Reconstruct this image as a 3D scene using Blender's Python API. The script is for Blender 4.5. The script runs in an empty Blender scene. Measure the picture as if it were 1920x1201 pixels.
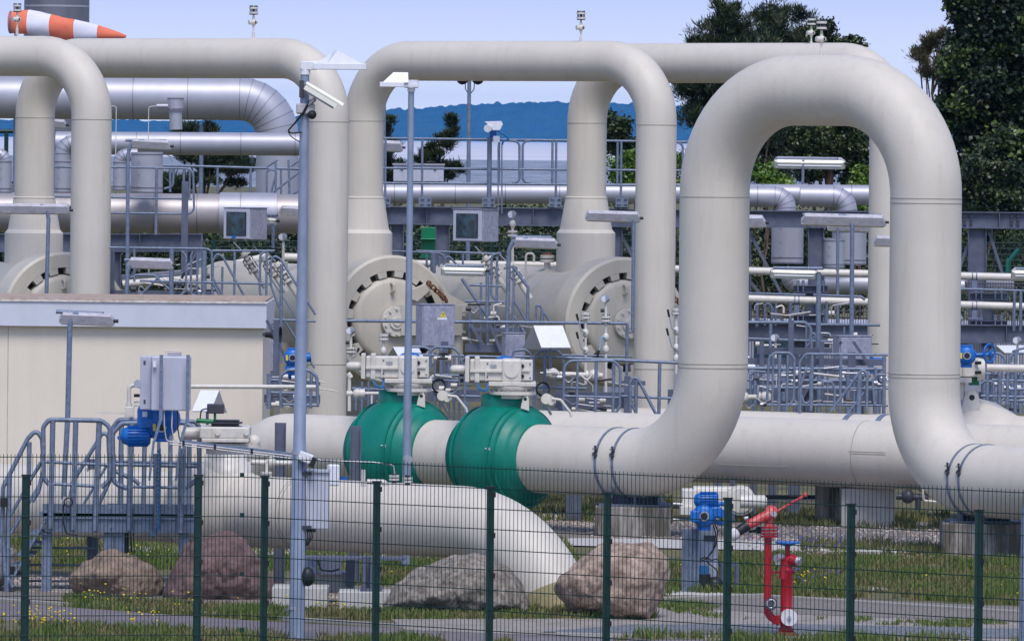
import bpy, bmesh, math, random
from mathutils import Vector, Matrix, noise
random.seed(7)
V = Vector
SC = bpy.context.scene
COL = SC.collection
PI = math.pi
# ---------------------------------------------------------------- camera (telephoto, slightly rolled)
F_PX, CAM_H, HZ, ROLL = 14000.0, 6.0, 262.0, 0.0100
cam_d = bpy.data.cameras.new('camera'); cam = bpy.data.objects.new('camera', cam_d); COL.objects.link(cam)
cam.location = (0, 0, CAM_H)
cam.rotation_euler = (Matrix.Rotation(PI/2, 3, 'X') @ Matrix.Rotation(ROLL, 3, 'Z')).to_euler()
cam_d.sensor_width = 36; cam_d.lens = F_PX/1920*36
cam_d.shift_x = 0; cam_d.shift_y = -(600.5-HZ)/1920
cam_d.clip_start = 1; cam_d.clip_end = 30000
SC.camera = cam
# ---------------------------------------------------------------- sky, sun, exposure
EXPO = 0.6
SKY_GAIN = 1.16/.112/2**EXPO
SUN_EL, SUN_AZ = math.radians(57), math.radians(172)      # azimuth clockwise from +Y (north); the sun stands behind the camera, to its right
world = bpy.data.worlds.new('World'); SC.world = world; world.use_nodes = True
wn, wl = world.node_tree.nodes, world.node_tree.links
bg = wn['Background']
sky = wn.new('ShaderNodeTexSky'); sky.sky_type = 'NISHITA'; sky.sun_disc = False
sky.sun_elevation = SUN_EL; sky.sun_rotation = SUN_AZ
sky.air_density = 1.0; sky.dust_density = 0.6; sky.ozone_density = 2.2
mixw = wn.new('ShaderNodeMixRGB'); mixw.blend_type = 'MULTIPLY'; mixw.inputs[0].default_value = 1
mixw.inputs[2].default_value = (1.0, 0.93, 1.0, 1)
wl.new(sky.outputs[0], mixw.inputs[1])
geo = wn.new('ShaderNodeTexCoord'); sep = wn.new('ShaderNodeSeparateXYZ'); wl.new(geo.outputs['Generated'], sep.inputs[0])
lowr = wn.new('ShaderNodeMapRange'); lowr.interpolation_type = 'SMOOTHSTEP'
for i, x in zip((1, 2, 3, 4), (0.02, 0.22, 1, 0)): lowr.inputs[i].default_value = x
wl.new(sep.outputs[2], lowr.inputs[0])
ramp = wn.new('ShaderNodeValToRGB'); ramp.color_ramp.elements[0].position = .0; ramp.color_ramp.elements[0].color = (.92, .94, 1.06, 1)
ramp.color_ramp.elements[1].position = 1.0; ramp.color_ramp.elements[1].color = (.52, .60, .91, 1)
rr = wn.new('ShaderNodeMapRange')
for i, x in zip((1, 2, 3, 4), (0.004, 0.020, 0, 1)): rr.inputs[i].default_value = x
wl.new(sep.outputs[2], rr.inputs[0]); wl.new(rr.outputs[0], ramp.inputs[0])
sc_ = wn.new('ShaderNodeVectorMath'); sc_.operation = 'SCALE'; sc_.inputs['Scale'].default_value = SKY_GAIN; wl.new(ramp.outputs[0], sc_.inputs[0])
mx2 = wn.new('ShaderNodeMixRGB'); wl.new(lowr.outputs[0], mx2.inputs[0]); wl.new(mixw.outputs[0], mx2.inputs[1]); wl.new(sc_.outputs[0], mx2.inputs[2])
wl.new(mx2.outputs[0], bg.inputs[0])
bg.inputs[1].default_value = 0.112
sl = bpy.data.lights.new('sun', 'SUN'); sun = bpy.data.objects.new('sun', sl); COL.objects.link(sun)
sl.energy = 1.7; sl.angle = math.radians(26); sl.color = (1, 0.965, 0.91)
sun.rotation_euler = V((math.sin(SUN_AZ)*math.cos(SUN_EL), math.cos(SUN_AZ)*math.cos(SUN_EL), math.sin(SUN_EL))).to_track_quat('Z', 'Y').to_euler()
SC.view_settings.view_transform = 'Standard'; SC.view_settings.look = 'None'
SC.view_settings.exposure = EXPO; SC.view_settings.gamma = 1
SC.cycles.max_bounces = 8; SC.cycles.volume_bounces = 0; SC.cycles.transparent_max_bounces = 16

# ---------------------------------------------------------------- from the photograph's measures to metres
CR, SR = math.cos(ROLL), math.sin(ROLL)
def P(px, py, Y):
    u, v = px-960, py-HZ
    a, b = u*CR+v*SR, -u*SR+v*CR
    return V((a/F_PX*Y, Y, CAM_H-b/F_PX*Y))
def proj(p):
    a, b = p.x/p.y*F_PX, (CAM_H-p.z)/p.y*F_PX
    return 960+a*CR-b*SR, HZ+a*SR+b*CR
def G(px, py, z=0.0):
    u, v = px-960, py-HZ
    b = -u*SR+v*CR
    return P(px, py, (CAM_H-z)*F_PX/b)
class Line:
    def __init__(s, a, b): s.a = V(a); s.d = (V(b)-V(a)).normalized()
    def at(s, px):
        lo, hi = -60.0, 60.0
        for _ in range(60):
            m = (lo+hi)/2
            if proj(s.a+s.d*m)[0] < px: lo = m
            else: hi = m
        return s.a+s.d*lo

# ---------------------------------------------------------------- materials
MATS = {}
def M(name, col, rough=.6, metal=0.0, var=.12, scale=2.0, dirt=None, dscale=(6, 6, .5), damt=.35, bump=0.0, bscale=60, col2=None, spec=.5, thr=(.45, .7)):
    if name in MATS: return MATS[name]
    m = bpy.data.materials.new(name); m.use_nodes = True
    n, l = m.node_tree.nodes, m.node_tree.links
    b = n['Principled BSDF']; b.inputs['Roughness'].default_value = rough; b.inputs['Metallic'].default_value = metal
    b.inputs['Specular IOR Level'].default_value = spec
    tc = n.new('ShaderNodeTexCoord'); co = tc.outputs['Object']
    nz = n.new('ShaderNodeTexNoise'); nz.inputs['Scale'].default_value = scale; nz.inputs['Detail'].default_value = 6; nz.inputs['Roughness'].default_value = .62
    l.new(co, nz.inputs['Vector'])
    cr = n.new('ShaderNodeValToRGB'); cr.color_ramp.elements[0].position = .32; cr.color_ramp.elements[1].position = .68
    c1 = tuple(max(0, x*(1-var)) for x in col); c2 = tuple(x*(1+var) for x in (col2 or col))
    cr.color_ramp.elements[0].color = (*c1, 1); cr.color_ramp.elements[1].color = (*c2, 1)
    l.new(nz.outputs['Fac'], cr.inputs[0]); out = cr.outputs[0]
    if dirt:
        mp = n.new('ShaderNodeMapping'); mp.inputs['Scale'].default_value = dscale; l.new(co, mp.inputs[0])
        n2 = n.new('ShaderNodeTexNoise'); n2.inputs['Scale'].default_value = 1; n2.inputs['Detail'].default_value = 8; n2.inputs['Roughness'].default_value = .7
        l.new(mp.outputs[0], n2.inputs['Vector'])
        r2 = n.new('ShaderNodeMapRange'); r2.inputs[1].default_value = thr[0]; r2.inputs[2].default_value = thr[1]; r2.inputs[3].default_value = 0; r2.inputs[4].default_value = damt
        l.new(n2.outputs['Fac'], r2.inputs[0])
        mx = n.new('ShaderNodeMixRGB'); mx.inputs[2].default_value = (*dirt, 1)
        l.new(r2.outputs[0], mx.inputs[0]); l.new(out, mx.inputs[1]); out = mx.outputs[0]
    l.new(out, b.inputs['Base Color'])
    if bump:
        n3 = n.new('ShaderNodeTexNoise'); n3.inputs['Scale'].default_value = bscale; n3.inputs['Detail'].default_value = 4
        l.new(co, n3.inputs['Vector'])
        bp = n.new('ShaderNodeBump'); bp.inputs['Strength'].default_value = bump; bp.inputs['Distance'].default_value = .01
        l.new(n3.outputs['Fac'], bp.inputs['Height']); l.new(bp.outputs[0], b.inputs['Normal'])
    MATS[name] = m; return m
CREAM = M('cream coating', (.635, .58, .505), .55, 0, .04, 1.1, (.38, .33, .26), (6, 6, .4), .26, .35, 38, thr=(.5, .76))
CREAM2 = M('cream paint', (.66, .62, .56), .4, 0, .05, 4, (.3, .27, .2), (14, 14, 5), .4, thr=(.5, .75))
CREAMV = M('cream vessel paint', (.54, .495, .42), .5, 0, .06, 1.2, (.32, .28, .2), (4, 4, .5), .4, .1, 30, thr=(.5, .75))
SEAM = M('seam sealant', (.40, .38, .31), .7, 0, .15, 6)
GALV = M('galvanized steel', (.175, .215, .30), .55, .35, .22, 14, (.33, .36, .42), (22, 22, 22), .5, thr=(.5, .68))
GALVD = M('dark structural steel', (.105, .12, .175), .6, .2, .18, 4, (.2, .22, .28), (5, 5, 5), .35)
ALU = M('aluminium cladding', (.44, .44, .50), .5, .42, .06, 2.5, (.42, .41, .45), (3, 3, 1.2), .5, .12, 5)
ALUW = M('warm aluminium cladding', (.46, .42, .42), .48, .45, .06, 2.5, (.40, .36, .36), (3, 3, 1.2), .5, .1, 5)
ALUS = M('cladding joint', (.22, .21, .25), .5, .5, .1, 5)
CAB = M('brushed cabinet steel', (.40, .40, .49), .5, .35, .22, 16, (.26, .26, .33), (30, 30, 8), .6, thr=(.42, .6))
CABP = M('pale cabinet paint', (.52, .53, .62), .45, .1, .05, 3, (.38, .38, .45), (8, 8, 2), .4)
WHITE = M('white painted sheet', (.78, .78, .84), .4, 0, .03, 3, (.5, .49, .5), (8, 8, 3), .3)
LHOUS = M('lamp housing plastic', (.50, .48, .52), .6, 0, .12, 6, (.24, .22, .22), (9, 9, 22), .55)
DIFF = M('lamp diffuser', (.72, .71, .62), .25, 0, .05, 10, (.45, .42, .3), (9, 9, 9), .3)
GREEN = M('green valve coating', (.0, .185, .135), .42, 0, .12, 2.5, (.01, .27, .21), (3, 3, 3), .45, .15, 30, spec=.4, thr=(.5, .72))
GREENB = M('bright green enamel', (.0, .17, .07), .4)
FENCE = M('fence green coating', (.0, .028, .025), .42, 0, .15, 8)
BLUE = M('blue actuator paint', (.004, .135, .50), .38, 0, .12, 8, (.01, .06, .22), (12, 12, 12), .5)
BLUE2 = M('blue cable', (.01, .12, .30), .5)
BLACK = M('black rubber', (.012, .012, .015), .5, 0, .2, 8)
DARK = M('dark grey metal', (.06, .06, .075), .5, .2, .2, 8)
STEEL = M('stainless steel', (.45, .45, .48), .42, .6, .08, 10)
RED = M('red hydrant enamel', (.40, .004, .018), .32, 0, .1, 6, (.3, .01, .015), (10, 10, 4), .5)
REDF = M('faded red enamel', (.52, .045, .045), .45, 0, .15, 8, (.75, .35, .3), (12, 12, 12), .5)
RUST = M('rust', (.20, .075, .03), .8, 0, .4, 12)
CONC = M('concrete', (.36, .33, .30), .85, 0, .15, 3, (.085, .07, .05), (5, 5, .6), .9, .5, 30, thr=(.42, .56))
CONCP = M('pale concrete', (.50, .48, .46), .85, 0, .08, 3, (.33, .31, .27), (4, 4, 1), .5, .4, 30)
PLASTER = M('cream plaster', (.78, .69, .58), .85, 0, .03, .9, (.52, .45, .39), (3, 3, .3), .18, .35, 60, thr=(.5, .8))
FASC = M('white fascia', (.60, .62, .70), .5, 0, .03, 1, (.42, .43, .48), (3, 3, 2), .3)
SAND = M('sandy sleeve', (.30, .26, .14), .9, 0, .2, 5, (.15, .14, .06), (4, 4, 9), .6, .4, 30)
YEL = M('yellow label', (.75, .60, .05), .5)
ORANGE = M('orange windsock cloth', (.82, .20, .11), .75, 0, .08, 3, (.6, .08, .04), (3, 3, 6), .35, .3, 9)
SOCKW = M('white windsock cloth', (.74, .72, .82), .75, 0, .04, 3, None, bump=.3, bscale=9)
GLASSD = M('dark window glass', (.02, .04, .06), .08, 0, .5, 9, (.03, .12, .2), (9, 9, 9), .7, spec=.8)

# ---------------------------------------------------------------- mesh builder
class MB:
    def __init__(s): s.v = []; s.f = []; s.s = []
    def add(s, vs, fs, smooth=False):
        o = len(s.v); s.v += [tuple(x) for x in vs]
        for f in fs: s.f.append(tuple(i+o for i in f)); s.s.append(smooth)
        return s
    def tube(s, path, r, n=10, caps=True, closed=False):
        path = [V(p) for p in path]; N = len(path)
        rs = r if isinstance(r, (list, tuple)) else [r]*N
        t0 = (path[1]-path[0]).normalized()
        a = V((0, 0, 1)) if abs(t0.z) < .9 else V((1, 0, 0))
        x = t0.cross(a).normalized(); vs = []; pt = t0
        for i, p in enumerate(path):
            if closed: t = (path[(i+1) % N]-path[i-1]).normalized()
            else: t = (path[min(i+1, N-1)]-path[max(i-1, 0)]).normalized()
            q = pt.rotation_difference(t); x = (q @ x).normalized(); pt = t
            x = (x-t*x.dot(t)).normalized(); y = t.cross(x)
            k = 1.0
            if 0 < i < N-1 or closed:
                e = (path[(i+1) % N]-p).normalized(); k = 1/max(.5, abs(t.dot(e)))
                if k > 1.05: k = 1.0
            for j in range(n):
                an = 2*PI*j/n; vs.append(p+(x*math.cos(an)+y*math.sin(an))*rs[i]*k)
        fs = []
        for i in range(N if closed else N-1):
            i2 = (i+1) % N
            for j in range(n):
                j2 = (j+1) % n; fs.append((i*n+j, i*n+j2, i2*n+j2, i2*n+j))
        s.add(vs, fs, True)
        if caps and not closed:
            s.add(vs[:n], [tuple(range(n))[::-1]]); s.add(vs[-n:], [tuple(range(n))])
        return s
    def cyl(s, a, b, r, r2=None, n=16):
        return s.tube([a, b], [r, r if r2 is None else r2], n)
    def lathe(s, o, ax, prof, n=32, flat=False):
        o = V(o); ax = V(ax).normalized(); a = V((0, 0, 1)) if abs(ax.z) < .9 else V((1, 0, 0))
        x = ax.cross(a).normalized(); y = ax.cross(x)
        for k in range(len(prof)-1):
            (t0, r0), (t1, r1) = prof[k], prof[k+1]; vs = []
            for t, r in ((t0, r0), (t1, r1)):
                for j in range(n):
                    an = 2*PI*j/n; vs.append(o+ax*t+(x*math.cos(an)+y*math.sin(an))*r)
            s.add(vs, [(j, (j+1) % n, n+(j+1) % n, n+j) for j in range(n)], not flat)
        return s
    def slathe(s, o, ax, prof, n=40):          # one welded surface, smooth along the profile too
        o = V(o); ax = V(ax).normalized(); a = V((0, 0, 1)) if abs(ax.z) < .9 else V((1, 0, 0))
        x = ax.cross(a).normalized(); y = ax.cross(x); vs = []
        for t, r in prof:
            for j in range(n):
                an = 2*PI*j/n; vs.append(o+ax*t+(x*math.cos(an)+y*math.sin(an))*r)
        s.add(vs, [(k*n+j, k*n+(j+1) % n, (k+1)*n+(j+1) % n, (k+1)*n+j) for k in range(len(prof)-1) for j in range(n)], True)
        return s
    def ball(s, c, r, n=14, sc=(1, 1, 1)):
        m = n//2; vs = []
        for i in range(m+1):
            th = PI*i/m
            for j in range(n):
                ph = 2*PI*j/n
                vs.append(V(c)+V((r*sc[0]*math.sin(th)*math.cos(ph), r*sc[1]*math.sin(th)*math.sin(ph), r*sc[2]*math.cos(th))))
        return s.add(vs, [(i*n+j, i*n+(j+1) % n, (i+1)*n+(j+1) % n, (i+1)*n+j) for i in range(m) for j in range(n)], True)
    def torus(s, c, ax, R, r, n=28, m=8):
        c = V(c); ax = V(ax).normalized(); a = V((0, 0, 1)) if abs(ax.z) < .9 else V((1, 0, 0))
        x = ax.cross(a).normalized(); y = ax.cross(x)
        return s.tube([c+(x*math.cos(2*PI*i/n)+y*math.sin(2*PI*i/n))*R for i in range(n)], r, m, closed=True)
    def box(s, c, size, rot=None):
        c = V(c); hx, hy, hz = size[0]/2, size[1]/2, size[2]/2
        R = rot if isinstance(rot, Matrix) else Matrix.Rotation(rot or 0, 3, 'Z')
        vs = [c+R @ V((i*hx, j*hy, k*hz)) for i in (-1, 1) for j in (-1, 1) for k in (-1, 1)]
        return s.add(vs, [(0, 1, 3, 2), (4, 6, 7, 5), (0, 4, 5, 1), (2, 3, 7, 6), (0, 2, 6, 4), (1, 5, 7, 3)])
    def prism(s, pts, ext):
        n = len(pts); vs = [V(p) for p in pts]+[V(p)+V(ext) for p in pts]
        return s.add(vs, [tuple(range(n))[::-1], tuple(range(n, 2*n))]+[(i, (i+1) % n, n+(i+1) % n, n+i) for i in range(n)])
    def bar(s, a, b, w, h=None, up=V((0, 0, 1))):          # rectangular bar between two points
        a, b = V(a), V(b); d = b-a; L = d.length; x = d.normalized()
        y = up.cross(x)
        if y.length < .05: y = V((0, 1, 0)).cross(x)
        y.normalize(); z = x.cross(y)
        return s.box((a+b)/2, (L, w, h or w), Matrix((x, y, z)).transposed())
    def ibeam(s, a, b, w, h, t=.012, up=V((0, 0, 1))):
        a, b = V(a), V(b); x = (b-a).normalized(); y = up.cross(x)
        if y.length < .05: y = V((0, 1, 0)).cross(x)
        y.normalize(); z = x.cross(y); R = Matrix((x, y, z)).transposed(); c = (a+b)/2; L = (b-a).length
        s.box(c+z*(h/2-t/2), (L, w, t), R); s.box(c-z*(h/2-t/2), (L, w, t), R); s.box(c, (L, t, h-2*t-.004), R)
        return s
    def bolt(s, c, ax, r=.012, h=.014):
        return s.cyl(c, V(c)+V(ax).normalized()*h, r, n=6)

def make(mb, name, mat, origin=V((0, 0, 0)), bevel=0, fix=True):
    me = bpy.data.meshes.new(name); ox, oy, oz = origin
    me.from_pydata([(x-ox, y-oy, z-oz) for x, y, z in mb.v], [], mb.f)
    me.polygons.foreach_set('use_smooth', mb.s)
    if fix and len(mb.v) < 60000:
        bm = bmesh.new(); bm.from_mesh(me); bmesh.ops.recalc_face_normals(bm, faces=bm.faces[:]); bm.to_mesh(me); bm.free()
    me.materials.append(mat); me.update()
    o = bpy.data.objects.new(name, me); COL.objects.link(o)
    if bevel:
        b = o.modifiers.new('bevel', 'BEVEL'); b.width = bevel; b.segments = 2; b.limit_method = 'ANGLE'; b.angle_limit = math.radians(40)
    return o
class Thing:
    def __init__(s, name, label, cat, loc, group=None, kind=None):
        s.loc = V(loc); s.o = bpy.data.objects.new(name, None); COL.objects.link(s.o)
        s.o.location = s.loc; s.o.empty_display_size = .1
        s.o['label'] = label; s.o['category'] = cat
        if group: s.o['group'] = group
        if kind: s.o['kind'] = kind
    def part(s, name, mb, mat, parent=None, bevel=0, label=None):
        if not mb.f: return None
        o = make(mb, name, mat, s.loc, bevel); o.parent = parent or s.o
        if label: o['label'] = label
        return o
def solo(name, label, cat, mb, mat, loc, group=None, kind=None, bevel=0):
    o = make(mb, name, mat, V(loc), bevel); o.location = V(loc)
    if kind != 'structure': o['label'] = label; o['category'] = cat
    if group: o['group'] = group
    if kind: o['kind'] = kind
    return o
def route(pts, R, seg=10):
    pts = [V(p) for p in pts]; out = [pts[0]]; RR = R
    for i in range(1, len(pts)-1):
        R = RR[i-1] if isinstance(RR, list) else RR; a, b, c = pts[i-1], pts[i], pts[i+1]; u = (a-b).normalized(); w = (c-b).normalized()
        ang = PI-u.angle(w)
        if ang < .02 or R <= 0: out.append(b); continue
        tl = min(R*math.tan(ang/2), (a-b).length*.499, (c-b).length*.499); rr = tl/math.tan(ang/2)
        bis = (u+w).normalized(); cen = b+bis*(rr/math.cos(ang/2)); s0 = b+u*tl-cen; e0 = b+w*tl-cen
        ax = s0.cross(e0).normalized()
        for k in range(seg+1): out.append(cen+Matrix.Rotation(ang*k/seg, 3, ax) @ s0)
    out.append(pts[-1]); return out
def seams(t, at, r, n=40, mat=None, w=.012, name='weld_seam'):      # each (point, axis) gets a thin raised band of its own
    for p, ax in at:
        mb = MB().lathe(V(p)-V(ax).normalized()*w/2, ax, [(0, r), (0, r+.006), (w, r+.006), (w, r)], n)
        t.part(name, mb, mat or SEAM)
Z = V((0, 0, 1)); X = V((1, 0, 0)); YV = V((0, 1, 0))
# ================================================================ THE SETTING
def poly(name, pts, z, mat, thick=None):
    mb = MB()
    ps = [V((p.x, p.y, z)) for p in pts]
    if thick: mb.prism([p-V((0, 0, thick)) for p in ps], (0, 0, thick))
    else: mb.add(ps, [tuple(range(len(ps)))])
    return solo(name, '', '', mb, mat, (0, 0, 0), kind='structure')
GRASSM = M('meadow ground', (.075, .08, .025), .95, 0, .4, .7, (.15, .12, .07), (2.2, 2.2, 2.2), .8, .6, 20, col2=(.13, .12, .045), thr=(.45, .62))
GRAVM = M('gravel ground', (.25, .21, .19), .95, 0, .5, 22, (.14, .13, .12), (30, 30, 30), .8, .8, 40, thr=(.42, .58))
ASPH = M('asphalt', (.165, .14, .15), .9, 0, .2, 30, (.30, .27, .27), (1.5, 1.5, 1.5), .5, .5, 60)
ASPHD = M('dark chippings', (.10, .11, .13), .95, 0, .5, 35, (.30, .31, .33), (20, 20, 20), .8, .8, 60, thr=(.45, .6))
PATHM = M('worn path surface', (.32, .28, .26), .9, 0, .25, 14, (.16, .15, .09), (2.5, 2.5, 2.5), .75, .4, 50)
KERB = M('kerb concrete', (.32, .30, .28), .9, 0, .15, 6, (.24, .22, .19), (6, 6, 6), .5, .4, 50)
g = MB(); g.add([(-3000, -50, 0), (3000, -50, 0), (3000, 900, 0), (-3000, 900, 0)], [(0, 1, 2, 3)])
solo('ground', '', '', g, GRASSM, (0, 0, 0), kind='structure')
WATER = M('bay water', (.26, .28, .34), .6, 0, .45, .05, (.10, .12, .17), (.25, .02, 1), .7, 0, spec=.4)
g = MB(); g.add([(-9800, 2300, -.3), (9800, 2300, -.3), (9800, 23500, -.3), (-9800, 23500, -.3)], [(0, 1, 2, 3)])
solo('water', '', '', g, M('far water painted sky sheen', (.62, .60, .66), .6, 0, .12, .003, None, spec=.4), (0, 0, 0), kind='structure')  # pale base colour stands in for sky reflection and mist on the water
g = MB(); g.add([(-9800, 898, -.3), (9800, 898, -.3), (9800, 2300, -.3), (-9800, 2300, -.3)], [(0, 1, 2, 3)])
solo('water', '', '', g, WATER, (0, 0, 0), kind='structure')
# road, verges, kerbs at the foot of the picture
poly('road', [G(-400, 1105), G(0, 1128), G(480, 1164), G(760, 1178), G(1040, 1187), G(2300, 1215), G(2300, 1300), G(-400, 1300)], .004, ASPH)
poly('path', [G(730, 1158), G(1500, 1128), G(2300, 1172), G(2300, 1225), G(1040, 1192), G(760, 1181)], .008, PATHM)
poly('gravel_strip', [G(1160, 1127), G(1500, 1119), G(2300, 1157), G(2300, 1181), G(1440, 1150)], .012, GRAVM)
poly('chippings', [G(1010, 1186), G(1180, 1172), G(1500, 1171), G(2300, 1188), G(2300, 1203), G(1500, 1192)], .016, ASPHD)
poly('verge', [G(-400, 1150), G(0, 1163), G(300, 1176), G(470, 1189), G(560, 1196), G(1200, 1215), G(1200, 1330), G(-400, 1330)], .012, GRASSM)
poly('verge', [G(430, 1161), G(1040, 1139), G(1230, 1158), G(730, 1160)], .012, GRASSM)
poly('gravel_strip', [G(-400, 1068), G(300, 1080), G(780, 1100), G(740, 1132), G(430, 1139), G(-400, 1105)], .010, GRAVM)
poly('gravel_strip', [G(800, 962), G(1400, 975), G(2300, 985), G(2300, 1066), G(1760, 1050), G(1080, 1010), G(1000, 1003)], .010, GRAVM)
poly('path', [G(1000, 1010), G(1280, 1012), G(1800, 1026), G(1800, 1040), G(1280, 1030), G(1000, 1022)], .02, CONCP)
poly('path', [G(200, 1025), G(600, 1032), G(900, 1040), G(900, 1050), G(200, 1035)], .02, CONCP)
poly('path', [G(1360, 1107), G(2300, 1094), G(2300, 1101), G(1360, 1112)], .02, CONCP)
def kerb(a, b, w=.12, h=.10):
    n = max(1, int((b-a).length/1.0)); d = (b-a)/n; mb = MB()
    for i in range(n): mb.bar(a+d*i+d.normalized()*.005+Z*(h/2-.02), a+d*(i+1)-d.normalized()*.005+Z*(h/2-.02), w, h)
    return solo('kerb', '', '', mb, KERB, (0, 0, 0), kind='structure', bevel=.008)
kerb(G(-200, 1113), G(760, 1176), h=.06); kerb(G(1160, 1130), G(1440, 1120), h=.08)
kerb(G(1440, 1121), G(2100, 1163), h=.07); kerb(G(1040, 1189), G(2100, 1208), h=.05)
kerb(G(-100, 1103), G(480, 1120), h=.06)

# wooded far shore
def hill(Y, prof, name, mat, dep=600, seed=1, tooth=2.0):
    random.seed(seed); n = 700; x0, x1 = -900, 2900; mb = MB(); vs = []; rows = 7
    for i in range(n+1):
        px = x0+(x1-x0)*i/n
        for (a, ya), (b, yb) in zip(prof, prof[1:]):
            if a <= px <= b: py = ya+(yb-ya)*(px-a)/(b-a)
        w = 3.2*noise.noise(V((px*.012, seed, 0)))+1.8*noise.noise(V((px*.05, seed, 3)))
        spike = max(0, noise.noise(V((px*.19, 9, seed))))*tooth*2.4
        top = P(px, py-w-spike, Y)
        base = P(px, HZ+6, Y)
        zt = top.z
        for k in range(rows):
            f = k/(rows-1)
            vs.append((top.x*(1+0*f), Y+dep*f, -1+(zt+1)*math.sin(min(1, f*1.3)*PI/2)*(.86+.14*f)+(0 if k == 0 else (noise.noise(V((px*.08, k*1.3, 5))))*zt*.08)))
    for i in range(n):
        for k in range(rows-1):
            a = i*rows+k; mb.f.append((a, a+rows, a+rows+1, a+1)); mb.s.append(False)
    mb.v = vs
    solo(name, '', '', mb, mat, (0, 0, 0), kind='structure')
HILLM = M('far woodland', (.010, .045, .075), 1, 0, .5, .03, (.05, .09, .06), (.01, .01, .05), .5, spec=0)  # woods tinted blue: part of the haze is put into the base colour
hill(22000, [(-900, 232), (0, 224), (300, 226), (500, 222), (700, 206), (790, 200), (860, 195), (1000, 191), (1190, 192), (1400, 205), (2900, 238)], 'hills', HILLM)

# grass blades, flowers and pebbles: stuff
def inpoly(p, q):
    c = False; j = len(q)-1
    for i in range(len(q)):
        if (q[i][1] > p[1]) != (q[j][1] > p[1]) and p[0] < (q[j][0]-q[i][0])*(p[1]-q[i][1])/(q[j][1]-q[i][1])+q[i][0]: c = not c
        j = i
    return c
def scatter(q, n):
    xs = [a for a, _ in q]; ys = [b for _, b in q]; k = 0
    while k < n:
        p = (random.uniform(min(xs), max(xs)), random.uniform(min(ys), max(ys)))
        if inpoly(p, q): k += 1; yield p
def blades(areas, name, label, mats, seed):
    random.seed(seed); mb = MB(); vs = mb.v; fs = mb.f; mi = []
    for q, n, h, zz in areas:
        for px, py in scatter(q, n):
            b = G(px, py)
            cl = noise.noise(V((b.x*1.1, b.y*.5, seed)))+.5*noise.noise(V((b.x*3, b.y*1.5, 4)))
            if cl < zz: continue
            hh = h*random.uniform(.35, 1.15)*(1+.8*max(0, cl)); a = random.uniform(0, 2*PI); lean = hh*random.uniform(.05, .6)
            w = V((math.cos(a), math.sin(a), 0))*random.uniform(.006, .013); tip = b+V((math.cos(a*3)*lean, math.sin(a*3)*lean, hh))
            mid = b.lerp(tip, .55)+V((0, 0, hh*.1))
            o = len(vs); vs += [tuple(b-w), tuple(b+w), tuple(mid+w*.7), tuple(mid-w*.7), tuple(tip)]
            fs += [(o, o+1, o+2, o+3), (o+3, o+2, o+4)]
            m = 0 if cl > random.uniform(-.5, .35) else (1 if random.random() < .6 else 2); mi += [m, m]
    mb.s = [False]*len(fs)
    o = make(mb, name, mats[0], fix=False)
    for m in mats[1:]: o.data.materials.append(m)
    o.data.polygons.foreach_set('material_index', mi)
    o['label'] = label; o['category'] = name.split('_')[-1]; o['kind'] = 'stuff'
    return o
GB = [M('fresh grass blade', (.10, .145, .022), .7, 0, .2, 5), M('dry grass blade', (.22, .18, .075), .8, 0, .2, 5), M('olive grass blade', (.10, .105, .032), .8, 0, .2, 5)]
MEAD = [[(560, 1012), (1060, 1012), (1090, 1060), (1290, 1060), (1290, 1108), (1240, 1118), (560, 1095)],
        [(1290, 1040), (1920, 1052), (1920, 1135), (1640, 1120), (1440, 1117), (1290, 1112)],
        [(0, 1012), (600, 1020), (600, 1070), (0, 1066)]]
blades([(MEAD[0], 26000, .10, -.5), (MEAD[1], 34000, .11, -.45), (MEAD[2], 9000, .11, -.5)], 'meadow_grass', 'patchy green and straw coloured meadow grass under the pipes', GB, 3)
blades([([(0, 1168), (470, 1192), (960, 1204), (960, 1225), (-20, 1225)], 16000, .12, -.4),
        ([(120, 1120), (500, 1142), (740, 1150), (1040, 1140), (1230, 1152), (1230, 1160), (480, 1162), (120, 1138)], 14000, .10, -.6),
        ([(1160, 1120), (1440, 1144), (1920, 1170), (1920, 1182), (1300, 1158)], 5000, .06, .05),
        ([(1200, 1192), (1920, 1200), (1920, 1210), (1100, 1210)], 3500, .12, -.1)], 'verge_grass', 'fresh green grass along the road edge and round the boulders', GB, 5)
blades([([(1340, 955), (1780, 965), (1780, 995), (1340, 985)], 7000, .14, -.2), ([(960, 930), (1260, 940), (1260, 985), (960, 975)], 5000, .14, -.2),
        ([(1500, 1018), (1780, 1028), (1780, 1045), (1500, 1035)], 2500, .13, -.1)], 'tuft_grass', 'sparse dull grass tufts on the gravel under the big pipes', [GB[2], GB[1], GB[0]], 8)
def flowers(areas, name, label, mat, seed):
    random.seed(seed); mb = MB()
    for q, n in areas:
        for px, py in scatter(q, n):
            b = G(px, py)
            if noise.noise(V((b.x*1.3, b.y*.8, seed))) < -.05: continue
            h = random.uniform(.08, .22); c = b+V((0, 0, h)); r = random.uniform(.010, .019)
            mb.ball(c, r, 6, (1, 1, .7))
    o = make(mb, name, mat, fix=False); o['label'] = label; o['category'] = 'flowers'; o['kind'] = 'stuff'
YF = M('yellow petals', (.85, .62, .01), .6); BF = M('violet petals', (.10, .09, .42), .6)
flowers([(MEAD[0], 60), (MEAD[1], 22), (MEAD[2], 110), ([(0, 1160), (300, 1172), (300, 1185), (0, 1180)], 160), ([(120, 1120), (500, 1142), (720, 1150), (480, 1160), (120, 1136)], 70), ([(1480, 1090), (1550, 1092), (1550, 1112), (1480, 1110)], 26)], 'yellow_flowers', 'scattered small yellow flowers in the grass', YF, 11)
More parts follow.
